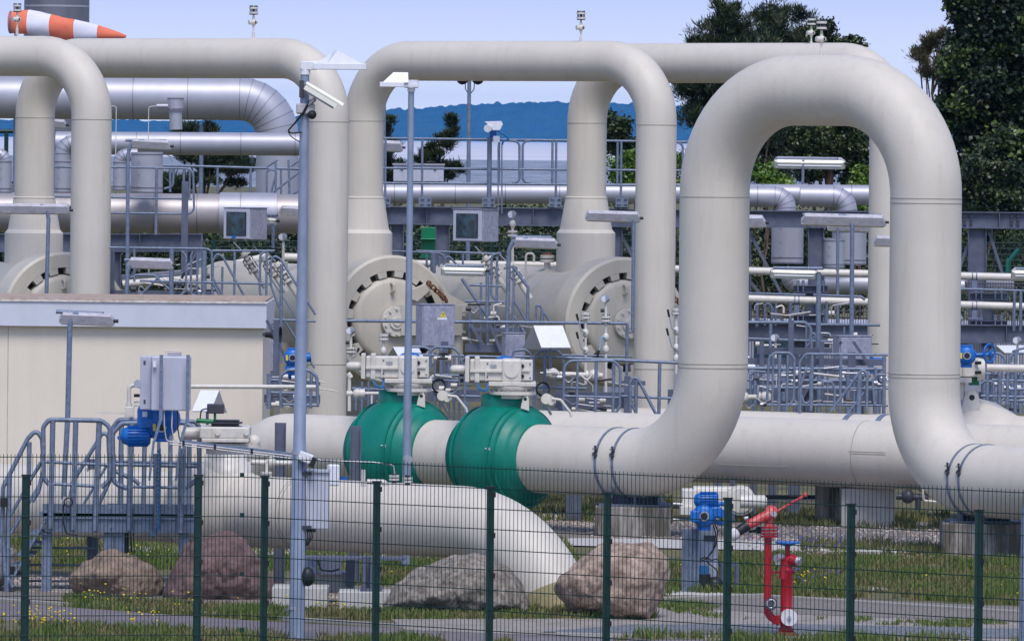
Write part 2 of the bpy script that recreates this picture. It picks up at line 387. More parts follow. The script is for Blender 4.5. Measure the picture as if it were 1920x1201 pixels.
flowers([([(1400, 1012), (1590, 1020), (1590, 1046), (1400, 1040)], 150), ([(1480, 1080), (1580, 1084), (1570, 1110), (1480, 1108)], 30)], 'violet_flowers', 'violet flowers beside the red hydrants', BF, 12)
def pebbles(areas, name, label, mats, seed):
    random.seed(seed); mb = MB(); mi = []
    for q, n, sz in areas:
        for px, py in scatter(q, n):
            b = G(px, py); r = sz*random.uniform(.5, 1.5); k0 = len(mb.f)
            R = Matrix.Rotation(random.uniform(0, 6), 3, 'Z') @ Matrix.Rotation(random.uniform(-.5, .5), 3, 'X')
            vs = [b+V((0, 0, r*.35))+R @ V(q2)*r for q2 in ((1, .1, 0), (-.9, .2, .1), (0, .8, -.1), (.2, -.9, 0), (.1, 0, .6), (0, .1, -.6))]
            mb.add(vs, [(0, 2, 4), (2, 1, 4), (1, 3, 4), (3, 0, 4), (2, 0, 5), (1, 2, 5), (3, 1, 5), (0, 3, 5)])
            mi += [random.randrange(len(mats))]*8
    o = make(mb, name, mats[0], fix=False)
    for m in mats[1:]: o.data.materials.append(m)
    o.data.polygons.foreach_set('material_index', mi); o['label'] = label; o['category'] = 'pebbles'; o['kind'] = 'stuff'
PB = [M('pebble a', (.45, .38, .33), .8), M('pebble b', (.60, .55, .50), .8), M('pebble c', (.22, .18, .16), .8), M('pebble d', (.42, .28, .22), .8)]
pebbles([([(1100, 975), (1920, 985), (1920, 1062), (1760, 1048), (1500, 1040), (1100, 1006)], 7500, .022), ([(960, 960), (1130, 968), (1130, 1000), (960, 990)], 1500, .022),
         ([(0, 1078), (300, 1088), (700, 1105), (700, 1128), (0, 1108)], 4500, .020), ([(1160, 1126), (1500, 1124), (1920, 1150), (1920, 1172), (1300, 1150)], 3000, .010)],
        'gravel_pebbles', 'loose beige and brown gravel round the concrete footings', PB, 21)

# ================================================================ TREES
def tree(name, label, px, Y, blobs, nl, leaf, mats, trunk_r=.2, group=None, seed=1, clump=.35, needle=False, limbs=9, spread=1.0):
    random.seed(seed); s = F_PX/Y; base = G(px, HZ+10); base = V((P(px, 300, Y).x, Y, 0))
    t = Thing(name, label, 'tree', base, group)
    tot = sum(a[2]*a[3] for a in blobs); mb = MB(); mi = []; cents = []
    for bx, by, rx, ry in blobs:
        c = P(bx, by, Y); RX, RZ = rx/s, ry/s; RY = RX*.8; nc = max(4, int(nl*rx*ry/tot/45)); subs = []
        for _ in range(max(9, int(8+RX*RZ*10))):
            d = V((random.gauss(0, 1), random.gauss(0, 1), random.gauss(0, 1))).normalized(); rr = random.random()**.4
            q = random.uniform(.26, .48)*min(1, 1.3/max(RX, RZ))**.5; subs.append((V((d.x*RX, d.y*RY, d.z*RZ))*rr*.92, V((RX*q*random.uniform(.8, 1.5), RY*q, RZ*q*random.uniform(.6, 1))), random.random()))
        for _ in range(nc):
            so, sr, st = random.choice(subs); d = V((random.gauss(0, 1), random.gauss(0, 1), random.gauss(0, 1))).normalized()*random.random()**.4
            cc = c+so+V((d.x*sr.x, d.y*sr.y, d.z*sr.z)); cents.append(cc); tone = random.random()*.5+st*.5+(.12 if d.z > .3 else 0); cr = clump*random.uniform(.35, .8)  # clump tops get lighter leaves, light from above put into the tone
            for _ in range(45):
                o3 = V((random.gauss(0, 1), random.gauss(0, 1), random.gauss(0, .75)))*cr*.5; p = cc+o3
                if needle:
                    a = (o3.normalized()+V((0, 0, .8))+V((random.uniform(-.5, .5), random.uniform(-.5, .5), 0))).normalized()*leaf*2.2; w = V((random.uniform(-1, 1), random.uniform(-1, 1), random.uniform(-.3, .3))).normalized()*leaf*.22
                else:
                    a = V((random.uniform(-1, 1), random.uniform(-1, 1), random.uniform(-.8, .5))).normalized()*leaf*random.uniform(.7, 1.2); w = a.cross(V((random.uniform(-1, 1), random.uniform(-1, 1), random.uniform(-1, 1)))).normalized()*leaf*.42
                o = len(mb.v); mb.v += [tuple(p-a*.5), tuple(p+w), tuple(p+a*.6), tuple(p-w)]; mb.f.append((o, o+1, o+2, o+3)); mb.s.append(False)
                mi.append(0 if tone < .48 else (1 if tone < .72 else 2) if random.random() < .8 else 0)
    ob = make(mb, 'crown', mats[0], t.loc, fix=False); ob.parent = t.o
    for m in mats[1:]: ob.data.materials.append(m)
    ob.data.polygons.foreach_set('material_index', mi)
    tb = MB(); topc = max(c.z for c in cents); ctr = sum((V(c) for c in cents), V())/len(cents)
    top = V((ctr.x, ctr.y, topc-.6)); path = [base.lerp(top, k/7)+V((random.gauss(0, .08), random.gauss(0, .08), 0)) for k in range(8)]; path[0] = base
    tb.tube(path, [trunk_r*(1-.85*k/7) for k in range(8)], 8)
    for _ in range(limbs):
        k = random.randrange(2, 7); e = random.choice(cents); m = path[k].lerp(e, .5)+V((0, 0, .3))
        tb.tube([path[k], m, e], [trunk_r*.35, trunk_r*.2, .02], 5)
    t.part('trunk', tb, BARK)
    return t
BARK = M('bark', (.12, .08, .055), .9, 0, .3, 6, bump=.6, bscale=12)
def LM(n, c): return M(n, c, .42, 0, .3, 1.2, spec=.5)
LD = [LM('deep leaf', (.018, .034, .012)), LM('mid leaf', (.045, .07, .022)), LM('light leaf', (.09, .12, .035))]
LB = [LM('broad deep leaf', (.007, .016, .006)), LM('broad mid leaf', (.024, .046, .014)), LM('broad light leaf', (.095, .14, .035))]  # light tone carries painted leaf highlights, set bright against the deep one
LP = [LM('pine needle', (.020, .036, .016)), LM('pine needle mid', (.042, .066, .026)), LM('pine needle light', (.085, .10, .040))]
LY = [LM('bush leaf', (.07, .14, .015)), LM('bush leaf mid', (.11, .19, .02)), LM('bush leaf light', (.16, .24, .03))]
LW = [LM('brown pine needle', (.075, .072, .035)), LM('brown needle mid', (.10, .085, .045)), LM('brown needle light', (.14, .12, .06))]
TG = 'trees behind the plant'
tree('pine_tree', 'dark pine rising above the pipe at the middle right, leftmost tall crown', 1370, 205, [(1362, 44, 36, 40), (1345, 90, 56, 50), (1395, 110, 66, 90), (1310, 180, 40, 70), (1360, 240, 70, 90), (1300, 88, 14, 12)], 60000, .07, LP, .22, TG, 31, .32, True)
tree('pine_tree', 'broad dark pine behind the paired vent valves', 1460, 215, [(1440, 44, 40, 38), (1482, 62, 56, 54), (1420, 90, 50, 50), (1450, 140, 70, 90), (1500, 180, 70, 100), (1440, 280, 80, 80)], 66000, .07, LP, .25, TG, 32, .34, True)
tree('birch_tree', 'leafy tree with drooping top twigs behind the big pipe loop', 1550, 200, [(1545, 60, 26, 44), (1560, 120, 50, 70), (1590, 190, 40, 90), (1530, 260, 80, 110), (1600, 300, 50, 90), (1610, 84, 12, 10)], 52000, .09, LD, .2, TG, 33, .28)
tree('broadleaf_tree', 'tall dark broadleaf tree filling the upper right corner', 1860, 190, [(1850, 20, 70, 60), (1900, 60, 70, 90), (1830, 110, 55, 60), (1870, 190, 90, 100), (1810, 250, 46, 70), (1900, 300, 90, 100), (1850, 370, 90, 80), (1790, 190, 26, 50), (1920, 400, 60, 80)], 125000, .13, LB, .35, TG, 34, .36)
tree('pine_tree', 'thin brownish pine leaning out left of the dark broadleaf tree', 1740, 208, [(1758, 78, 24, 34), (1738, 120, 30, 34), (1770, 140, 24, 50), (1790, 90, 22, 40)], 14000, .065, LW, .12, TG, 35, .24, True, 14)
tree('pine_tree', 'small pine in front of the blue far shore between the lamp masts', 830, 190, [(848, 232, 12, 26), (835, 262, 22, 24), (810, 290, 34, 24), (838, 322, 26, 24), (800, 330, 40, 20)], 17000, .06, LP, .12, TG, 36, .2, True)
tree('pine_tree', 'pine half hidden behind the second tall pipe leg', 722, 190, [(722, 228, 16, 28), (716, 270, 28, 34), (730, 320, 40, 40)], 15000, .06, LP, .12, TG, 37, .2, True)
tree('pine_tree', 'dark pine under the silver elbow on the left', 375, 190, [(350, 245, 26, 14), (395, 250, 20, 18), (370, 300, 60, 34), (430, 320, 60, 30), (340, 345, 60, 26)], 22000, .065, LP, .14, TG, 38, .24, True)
tree('oak_tree', 'rounded tree seen through the third loop above the walkway rail', 1160, 185, [(1160, 250, 34, 32), (1172, 300, 40, 40), (1135, 225, 12, 14)], 18000, .085, LD, .15, TG, 39, .26)
def bush(label, px, Y, blobs, nl, mats, seed, leaf=.09):
    t = tree('bush', label, px, Y, blobs, nl, leaf, mats, .05, 'bushes behind the plant', seed, .25, limbs=5); t.o['category'] = 'bush'; return t
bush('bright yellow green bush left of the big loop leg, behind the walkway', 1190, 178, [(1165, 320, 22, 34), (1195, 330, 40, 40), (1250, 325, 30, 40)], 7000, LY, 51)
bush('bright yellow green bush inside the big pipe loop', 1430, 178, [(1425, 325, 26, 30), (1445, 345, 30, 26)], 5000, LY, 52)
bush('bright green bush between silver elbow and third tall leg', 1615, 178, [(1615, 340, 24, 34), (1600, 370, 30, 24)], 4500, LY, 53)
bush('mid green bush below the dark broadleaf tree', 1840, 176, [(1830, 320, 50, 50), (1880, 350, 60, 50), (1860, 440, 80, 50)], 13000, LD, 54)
# hedge that closes the view behind the plant
random.seed(61); mb = MB(); mi = []
for _ in range(1500):
    x = random.uniform(-17, 17); top = 4.1+.35*noise.noise(V((x*.35, 0, 0)))
    c = V((x, 184+random.uniform(-1.2, 1.2), random.uniform(.3, 1)**.6*top)); tone = random.random()
    for _ in range(60):
        p = c+V((random.gauss(0, .3), random.gauss(0, .3), random.gauss(0, .22)))
        a = V((random.uniform(-1, 1), random.uniform(-1, 1), random.uniform(-1, 1))).normalized()*.10; w = a.cross(V((random.uniform(-1, 1), random.uniform(-1, 1), random.uniform(-1, 1)))).normalized()*.045
        o = len(mb.v); mb.v += [tuple(p-a*.5), tuple(p+w), tuple(p+a*.6), tuple(p-w)]; mb.f.append((o, o+1, o+2, o+3)); mb.s.append(False); mi.append(0 if tone < .6 else 1 if tone < .85 else 2)
hg = make(mb, 'hedge', LD[0], V((0, 184, 0)), fix=False); hg.location = (0, 184, 0)
hg.data.materials.append(LD[1]); hg.data.materials.append(LD[2]); hg.data.polygons.foreach_set('material_index', mi)
hg['label'] = 'long dark green hedge closing the view behind the pipe rack'; hg['category'] = 'hedge'
# ================================================================ THE BIG CREAM PIPES
RF = .528                                        # radius of the front pipes
FL = Line((1.887, 113.7, 1.10), (7.003, 109.2, 1.10))
def pipe_thing(label, path, r, seam_at=(), n=56, mat=None, group='cream gas pipes', name='gas_pipe', loc=None, seam_mat=None):
    t = Thing(name, label, 'pipe', loc or path[0], group)
    t.part('pipe_body', MB().tube(path, r, n), mat or CREAM)
    seams(t, seam_at, r, n, seam_mat); return t
def up(p, z): return V((p.x, p.y, z))
Lq, Rq = FL.at(1335), FL.at(1731); E0 = FL.at(476); E1 = Rq+V((math.cos(math.radians(54)), -math.sin(math.radians(54)), 0))*9
ZT = 6.78
ft = pipe_thing('largest front pipe rising in a tall square loop at the right', route([up(E0, -.5), E0, Lq, up(Lq, ZT), up(Rq, ZT), Rq, E1], [1.53, 1.53, 1.53, 1.53, 1.3], 16), RF,
    [(up(Lq, 5.17+0), Z), (up(Lq, 2.66), Z), (up(Lq, 2.60), Z), (up(Rq, 5.2), Z), (up(Rq, 5.13), Z), (up(Rq, 2.62), Z), (up(Rq, 2.57), Z)])
def strap(t, c, ax, r, side, w=.045, mat=GALV):                    # band clamp with its bolts
    ax = V(ax).normalized(); k = t.part('pipe_clamp', MB().lathe(V(c)-ax*w/2, ax, [(0, r), (0, r+.012), (w, r+.012), (w, r)], 56), mat)
    p = V(c)+side*(r+.03); mb = MB()
    for dz in (-.05, .05): mb.box(p+Z*dz, (.07, .05, .014), math.atan2(ax.y, ax.x))
    mb.cyl(p-Z*.1, p+Z*.1, .012, n=8)
    for dz in (-.08, .08): mb.bolt(p+Z*dz-Z*.008, Z, .024, .018)
    mb.cyl(p-ax*.05-Z*.03, p+ax*.05+Z*.02, .012, n=8)
    t.part('clamp_bolt', mb, DARK, k)
sd = V((FL.d.y, -FL.d.x, 0)).normalized()                          # towards the camera, square to the pipe
sd = (sd*.93+Z*.30).normalized()
for px in (1152, 1184): strap(ft, FL.at(px+6), FL.d, RF+.001, sd)
RL2 = Line(Rq, E1); sd2 = (V((RL2.d.y, -RL2.d.x, 0)).normalized()*.93+Z*.3).normalized()
for px in (1829, 1850): strap(ft, RL2.at(px), RL2.d, RF+.001, sd2)
# second pipe, behind
BL = Line(up(P(1100, 800, 119.4), 1.14), up(P(1900, 800, 115.5), 1.14))
pipe_thing('long low pipe crossing behind the front loop', [BL.at(1010), BL.at(2200)], RF, [(BL.at(1625), BL.d)])
for pa, pb2, an in ((1375, 1505, -.42), (1620, 1690, .12), (1622, 1690, .06)):
    a_, b_ = BL.at(pa), BL.at(pb2); n_ = (V((BL.d.y, -BL.d.x, 0)).normalized()*math.cos(an)+Z*math.sin(an))
    solo('coating_edge', {-.42: 'long raised coating edge low on the second pipe', .12: 'upper one of two short coating edges on the second pipe', .06: 'lower one of two short coating edges on the second pipe'}[an], 'coating edge', MB().bar(a_+n_*(RF+.001), b_+n_*(RF+.001), .008, .010), SEAM, a_)
CLn = Line(up(P(1440, 800, 121.4), 1.10), up(P(1900, 800, 119.4), 1.10))
ct = pipe_thing('rearmost low pipe with the cream ball valve at the right', [CLn.at(1110), CLn.at(2200)], RF, [])
for px in (1598, 1660): strap(ct, CLn.at(px), CLn.d, RF+.001, sd, .09)
t = Thing('ball_valve', 'cream ball valve body on the rearmost pipe at the right edge', 'valve', up(CLn.at(1805), 0))
t.part('valve_body', MB().slathe(CLn.at(1805), CLn.d, [(-1.0, .53), (-.9, .56), (-.75, .66), (-.5, .78), (-.2, .84), (.2, .84), (.5, .78), (.75, .66), (.9, .58), (1.0, .57), (1.45, .57), (1.5, .53)]), CREAM)
c = CLn.at(1805); q = P(1821, 760, c.y-.6); mb = MB().prism([q+V((a, 0, b)) for a, b in ((-.16, -.1), (.14, -.1), (.12, .15), (.05, .26), (-.04, .26), (-.1, .18))], (0, .05, 0))
t.part('lifting_lug', mb, CREAM2)
t.part('lug_eye', MB().cyl(q+V((.01, -.004, .13)), q+V((.01, .003, .13)), .045), BLACK)
# foreground pipe: low run, bends down into the ground
AL = Line(up(P(0, 900, 102.2), 1.03), up(P(700, 900, 98.0), 1.03))
e = AL.at(1066); e2 = AL.at(-400)
pipe_thing('foreground pipe bending down into the ground beside the pink boulder', route([e2, e, up(e, -3)], 1.8, 20), .47, [(AL.at(560), AL.d), (AL.at(566), AL.d)])
th = math.acos(1-1.03/1.8); g0 = e-AL.d*1.8+AL.d*1.8*math.sin(th); gd = (AL.d*math.cos(th)-Z*math.sin(th)).normalized(); g0 = up(g0, 0)
solo('pipe_sleeve', 'sandy collar where the foreground pipe enters the ground', 'sleeve', MB().slathe(g0-gd*.22, gd, [(0, .473), (.02, .485), (.75, .5)]), SAND, g0)
# valve body of the foreground pipe behind the platform
c = AL.at(402); t = Thing('ball_valve', 'large cream ball valve body behind the left platform', 'valve', up(c, 0))
t.part('valve_body', MB().slathe(c, AL.d, [(-.52, .46)]+[(math.sin(a)*.68, math.cos(a)*.68) for a in [x*.1 for x in range(-7, 7)]]+[(.44, .545), (.45, .53), (.52, .525), (.53, .505), (.60, .50), (.74, .47)]), CREAM)
t.part('bonnet', MB().slathe(up(AL.at(424), 1.45), Z, [(0, .34), (.22, .34), (.23, .27), (.36, .27), (.42, .26)]), CREAM2)
t.part('body_seam', MB().lathe(c, AL.d, [(.24, .63), (.24, .65), (.26, .645), (.26, .62)], 64), CREAM2)
# tall loops behind
RL = .375; ZL = 7.47
LG = 'tall pipe loops behind'
def loop(px_r, Yr, px_d, Yd, label, zr=4.6, left_open=False):
    r = P(px_r, 300, Yr); d = P(px_d, 400, Yd); pts = []
    if left_open: pts = [up(r, ZL), up(d, ZL), up(d, -.3)]
    else: pts = [up(r, zr-1.2), up(r, ZL), up(d, ZL), up(d, -.3)]
    sm = [(up(d, 6.30), Z), (up(d, 1.82), Z)]+([] if left_open else [(up(r, 6.33), Z)])
    t = pipe_thing(label, route(pts, 1.12, 14), RL, sm, 44, group=LG, name='pipe_loop', loc=up(d, 0))
    if not left_open:
        s = F_PX/Yr
        rp = [(0, .56), (1.15, .56), (1.24, .50), (1.30, .49), (1.34, .485), (1.98, .40), (2.02, .405), (2.04, .376), (2.2, .376)]
        z0 = P(px_r, 525, Yr).z; z1 = P(px_r, 370, Yr).z; k = (z1-z0)/2.02
        t.part('reducer', MB().lathe(up(r, z0-.35), Z, [(a*k+(.35 if a else 0), b) for a, b in rp], 44), CREAM)
        seams(t, [(up(r, P(px_r, 446, Yr).z), Z), (up(r, P(px_r, 442, Yr).z), Z)], .484, 44)
    return t
loop(-260, 141.6, 170, 138.6, 'leftmost tall loop with its leg behind the building roof', left_open=True)
loop(65, 142.8, 615, 138.2, 'tall loop whose leg stands behind the first camera mast')
loop(682, 142.2, 1229, 137.4, 'middle tall loop starting beside the second mast')
loop(1100, 142.0, 1667, 136.8, 'right tall loop partly hidden by the big front loop')
# vent valves on the high points
def vent(px, py, Y, label, h=60):
    s = F_PX/Y; b = P(px, py, Y); k = h/60.0*.60/60*60
    k = (h/s)/.62
    t = Thing('vent_valve', label, 'valve', b, 'vent valves on the pipe tops')
    t.part('stem', MB().lathe(b, Z, [(-.03*k, .03*k), (.10*k, .026*k), (.11*k, .016*k), (.2*k, .016*k), (.2*k, .03*k), (.22*k, .03*k)], 16).lathe(b, Z, [(.22*k, .012*k), (.34*k, .03*k), (.37*k, .02*k), (.42*k, .02*k)], 16), CREAM2)
    t.part('valve_ball', MB().ball(b+Z*.28*k, .062*k, 16).cyl(b+V((-.085, -.04, .28))*k, b+Z*.28*k, .045*k).cyl(b+Z*.28*k, b+V((.07, -.02, .28))*k, .028*k), CREAM2)
    t.part('lock', MB().box(b+V((.045, -.06, .28))*k, (.02*k, .03*k, .05*k)), BLACK)
    for z in (.44, .53): t.part('flange', MB().lathe(b+Z*z*k, Z, [(0, .02*k), (0, .085*k), (.035*k, .085*k), (.035*k, .02*k)], 24), CREAM2)
    mb = MB()
    for i in range(6):
        a = i*PI/3+.25; p = b+V((math.cos(a)*.066, math.sin(a)*.066, .42))*k; mb.cyl(p, p+Z*.175*k, .009*k, n=6); mb.bolt(p+Z*.145*k, Z, .016*k, .022*k); mb.bolt(p, Z, .015*k, .015*k)
    t.part('stud_bolt', mb, DARK)
    t.part('gasket_core', MB().cyl(b+Z*.42*k, b+Z*.54*k, .03*k), DARK)
vent(32, 63, 141, 'vent valve in front of the windsock', 59); vent(475, 70, 139.4, 'vent valve standing against open sky over the left loop', 62)
vent(1089, 80, 138.5, 'vent valve standing against open sky over the middle loop', 62)
vent(1521, 88, 138, 'rear one of the two vent valves close together', 58); vent(1540, 106, 111.5, 'front one of the two vent valves, on the largest loop', 72)
# ================================================================ BUILDING, STACK, WINDSOCK
s_ = 111.0; YB = F_PX/s_
bt = P(-260, 565, YB); be = P(500, 571, YB); zt = be.z+.02; zf = P(500, 615, YB).z
t = Thing('plant_building', 'flat roofed cream plastered building with white fascia at the left', 'building', (-5, YB, 0))
x1 = be.x; x0 = -16.0; xw = P(492, 700, YB).x
t.part('wall', MB().box(((x0+xw)/2, YB+2.1, zf/2), (xw-x0, 4.0, zf)), PLASTER)
for px in (14,): t.part('wall_joint', MB().box((P(px, 700, YB).x, YB+.099, zf/2), (.012, .006, zf)), SEAM)
fm = MB()
for i in range(4): fm.box((x1-1.2-i*3.4+.0, YB-.02+2.1, (zt+zf)/2) if 0 else ((x0+x1)/2, YB+2.1, (zt+zf)/2), (x1-x0, 4.3, zt-zf)) if i == 0 else None
rf = t.part('fascia', fm, FASC)
t.part('roof', MB().box(((x0+x1)/2, YB+2.15, zt+.022), (x1-x0-.06, 4.1, .045)), M('gravel roof', (.42, .34, .28), .95, 0, .3, 8, (.3, .15, .06), (6, 6, 6), .8, .8, 30))
t.part('drip_edge', MB().box(((x0+x1)/2, YB-.06, zt+.012), (x1-x0+.02, .035, .03)), M('white drip edge', (.7, .68, .64), .5, 0, .2, 8, RUST.node_tree.nodes['Principled BSDF'].inputs[0].default_value[:3] and (.35, .18, .05), (9, 9, 9), .6))
# horn loudspeaker on the wall corner
c = P(497, 627, 125.0); t = Thing('loudspeaker', 'black horn loudspeaker on the corner of the cream building', 'loudspeaker', c)
t.part('horn', MB().slathe(c, (1, -.15, -.06), [(0, .045), (.08, .05), (.16, .08), (.24, .15), (.26, .155), (.24, .14), (.1, .05)], 24), BLACK)
t.part('bracket', MB().box(c+V((-.02, .1, 0)), (.05, .3, .05)), DARK)
# chimney
sp = P(106, 60, 175)
t = Thing('exhaust_stack', 'wide grey sheet metal exhaust stack behind the windsock', 'chimney', up(sp, 0))
t.part('stack_shell', MB().lathe(up(sp, 0), Z, [(0, .765), (18, .765)], 48), M('stack sheet', (.20, .20, .24), .5, .5, .06, 2, (.13, .13, .16), (3, 3, .3), .5))
seams(t, [(up(sp, P(106, 12, 175).z), Z)], .765, 48, ALU, .04, 'shell_joint')
# windsock
Yw = 160; s = F_PX/Yw; t = Thing('windsock', 'orange and white striped windsock hanging out to the right', 'windsock', up(P(28, 300, Yw), 0))
t.part('pole', MB().cyl(up(P(28, 300, Yw), 0), P(30, 22, Yw), .05, .03), GALV)
cut = [(20, 42, 22), (54, 42, 24), (56, 42, 24), (95, 48, 22), (98, 48.5, 22), (138, 56, 22), (142, 57, 21), (183, 64, 18), (188, 64.5, 17), (236, 70, 5)]
sections = [(20, 42, 20), (58, 42.5, 23), (98, 50, 23), (143, 56, 19.5), (188, 62, 13.5), (226, 67, 6), (238, 68.5, 2.5)]
stops = [20, 56, 98, 143, 186, 238]; cols = [ORANGE, SOCKW, ORANGE, SOCKW, ORANGE]
def sock(px):
    for a, b in zip(sections, sections[1:]):
        if a[0] <= px <= b[0]:
            f = (px-a[0])/(b[0]-a[0]); return [a[k]+(b[k]-a[k])*f for k in (1, 2)]
for k in range(5):
    mb = MB(); vs = []; n = 26; rows = 12
    for i in range(rows+1):
        px = stops[k]+(stops[k+1]-stops[k])*i/rows; cy, r = sock(px); c = P(px, cy, Yw+.004*(px-20))
        for j in range(n):
            a = 2*PI*j/n; q = r/s*(1+.05*math.sin(3*a+px*.05)+.04*noise.noise(V((px*.05, a*2, 1)))); vs.append(c+V((.16*q*math.cos(a)-.02, q*math.cos(a)*.9, q*math.sin(a))))
    mb.add(vs, [(i*n+j, i*n+(j+1) % n, (i+1)*n+(j+1) % n, (i+1)*n+j) for i in range(rows) for j in range(n)], True)
    t.part('cloth_band', mb, cols[k], label=('orange' if k % 2 == 0 else 'white')+' band of the windsock')
t.part('hoop', MB().torus(P(20, 42, Yw), (1, 0, 0), 20/s, .02), GALV)

# ================================================================ INSULATED SILVER PIPES
AG = 'silver clad pipes'
def clad(label, Y, pts, rpx, R=0, joints=(), mat=None, seg=5, name='insulated_pipe', group=AG, lid=False):
    """pts: pixels (px, py[, dY]); radius in pixels; elbows are gored, joints are pixel distances along the run"""
    s = F_PX/Y; w = [P(p[0], p[1], Y+(p[2] if len(p) > 2 else 0)) for p in pts]; r = rpx/s
    seg = seg+2 if R > 50 else 4; path = route(w, R/s, seg); t = Thing(name, label, 'pipe', path[0], group)
    n = 40; mb = MB(); path2 = path
    t.part('cladding', MB().tube(path, r, n), mat or ALU)
    if R:
        for i in range(1, len(path)-1):
            a = (path[i+1]-path[i-1]).normalized()
            if (path[i]-path[i-1]).length < R/s*.6 or (path[i+1]-path[i]).length < R/s*.6:
                t.part('cladding_joint', MB().lathe(path[i]-a*.006, a, [(0, r), (0, r+.007), (.012, r+.007), (.012, r)], n), ALUS)
    for i in range(len(w)-1):
        a, b = w[i], w[i+1]; L = (b-a).length; d = (b-a).normalized()
        x = 40/s+(R/s if i else 0)
        while x < L-(R/s if i < len(w)-2 else 0)-20/s:
            p = a+d*x; t.part('cladding_joint', MB().lathe(p-d*.007, d, [(0, r), (0, r+.008), (.014, r+.008), (.014, r)], n), ALUS); x += 100/s*random.uniform(.8, 1.15)
    return t
clad('huge silver pipe turning down at the upper left', 160, [(-260, 180), (520, 186), (520, 330), (520, 420)], 40, 70)
clad('straight silver pipe under the huge one, running behind the first mast', 155, [(105, 268), (640, 271)], 21.5)
clad('silver branch elbow dropping behind the leftmost tall leg', 154, [(180, 268), (118, 268), (118, 345)], 15, 20)
clad('thick silver pipe carried on the left pipe rack', 150, [(-260, 396), (640, 402)], 37, mat=ALUW)
clad('small silver elbow at the left frame edge', 151, [(-60, 290), (10, 290), (10, 345)], 12, 14)
clad('small silver elbow beside the insulated valve box', 151, [(258, 290), (224, 290), (224, 356)], 12, 15)
def drum(label, px, y0, y1, rpx, Y, name='insulated_valve_box', cap=True, mat=None):
    s = F_PX/Y; r = rpx/s; a = P(px, y1, Y); h = (y1-y0)/s
    t = Thing(name, label, 'insulated box', a, 'silver insulation boxes')
    t.part('jacket', MB().lathe(a, Z, [(0, .05), (0, r), (h, r), (h, .05)], 40), mat or ALU)
    for z in (.01, h*.12, h*.93): t.part('jacket_band', MB().lathe(a+Z*z, Z, [(0, r), (0, r+.008), (.022, r+.008), (.022, r)], 40), ALUS)
    for k in range(3): t.part('latch', MB().box(a+V((-r*.45, -r*.9, h*(.2+.3*k))), (.03, .02, .07)), STEEL)
    return t
drum('wide silver box on the thick left pipe', 275, 285, 362, 30, 149)
drum('silver box behind the leftmost tall leg', 118, 300, 362, 16, 149)
drum('narrow silver box under the small elbow', 224, 302, 357, 12.5, 148.5)
drum('narrow silver box at the left frame edge', 8, 300, 362, 13, 148.5)
t = drum('small round silver box on top of the straight pipe', 329, 184, 208, 15, 152); 
t.part('neck', MB().cyl(P(329, 208, 152), P(330, 243, 152), 12/92), ALU); t.part('side_stub', MB().cyl(P(294, 199, 151.8), P(315, 199, 151.8), .045), ALU)
t.part('impulse_tube', MB().tube(route([P(295, 199, 151.8), P(279, 200, 151.8), P(278, 262, 151.8)], .05), .009, 6), CREAM2)
mb = MB().tube(route([P(196, 199, 151), P(218, 199, 151), P(217, 290, 151)], .05), .009, 6)
solo('impulse_tube', 'thin cream impulse tube beside the leftmost tall leg', 'tube', mb, CREAM2, P(217, 290, 151))
clad('saddle sleeve over the thick left pipe by the boxed gauge', 149.9, [(412, 400), (520, 401)], 39.5, name='pipe_sleeve').o['category'] = 'sleeve'
# right-hand silver pipes
clad('long silver pipe on the walkway rack behind the tall loops', 152, [(700, 363), (1300, 363), (1640, 366)], 19)
clad('silver elbow coming down into the tall silver box', 149.5, [(1380, 368), (1473, 369), (1473, 410)], 19.5, 30)
clad('silver elbow further right turning down over the rack', 151, [(1500, 368), (1588, 369), (1588, 420)], 19.5, 30)
drum('tall silver box under the left elbow of the right rack', 1476, 408, 494, 30, 149)
drum('silver box half hidden by the third tall leg', 1592, 430, 496, 32, 150)
drum('slim silver box between the two larger ones', 1563, 448, 503, 20, 147)
drum('slim silver box cap behind', 1551, 446, 500, 12, 147.6)
clad('low silver pipe behind the cream lines at the right', 152, [(1482, 500), (1482, 533), (1900, 533)], 18, 24)
clad('silver pipe end showing right of the big loop leg', 149, [(1700, 536), (1808, 536)], 13)
c = P(785, 325, 158); t = Thing('equipment_box', 'flat grey cladding box above the walkway pipe', 'box', c)
t.part('case', MB().box(c, (1.06, .8, .34)), CABP, bevel=.01); t.part('lid', MB().box(c+V((0, -.01, .19)), (1.1, .86, .03)), ALU)
for dx in (-.35, .35): t.part('latch', MB().box(c+V((dx, -.42, .1)), (.05, .02, .05)), DARK)

# ================================================================ PIPE RACK
def rack(name, label, Y, beams, cols, braces, extra=None):
    t = Thing(name, label, 'pipe rack', up(P((beams[0][0]+beams[0][2])/2, 400, Y), 0))
    for (a, b, c, d, h) in beams:
        s = F_PX/Y; w0 = P(a, b, Y); w1 = P(c, d, Y); m = MB().ibeam(w0, w1, .22, h/s, .018); bm_ = t.part('beam', m, GALVD)
        st = MB(); L = (w1-w0).length; k = int(L/1.05)
        for i in range(1, k): st.box(w0.lerp(w1, i/k)+V((0, -.02, 0)), (.014, .17, h/s-.04))
        t.part('stiffener', st, GALVD, bm_)
    for px, y0, y1, w in cols:
        a, b = P(px, y0, Y+.05), P(px, y1, Y+.05); s = F_PX/Y
        t.part('column', MB().ibeam(a, b, .2, w/s, .016, up=V((0, 1, .0)) if 0 else V((1, 0, 0))), GALVD)
    for a, b, c, d, w in braces: t.part('brace', MB().bar(P(a, b, Y+.12), P(c, d, Y+.12), w/(F_PX/Y), .06), GALVD)
    return t
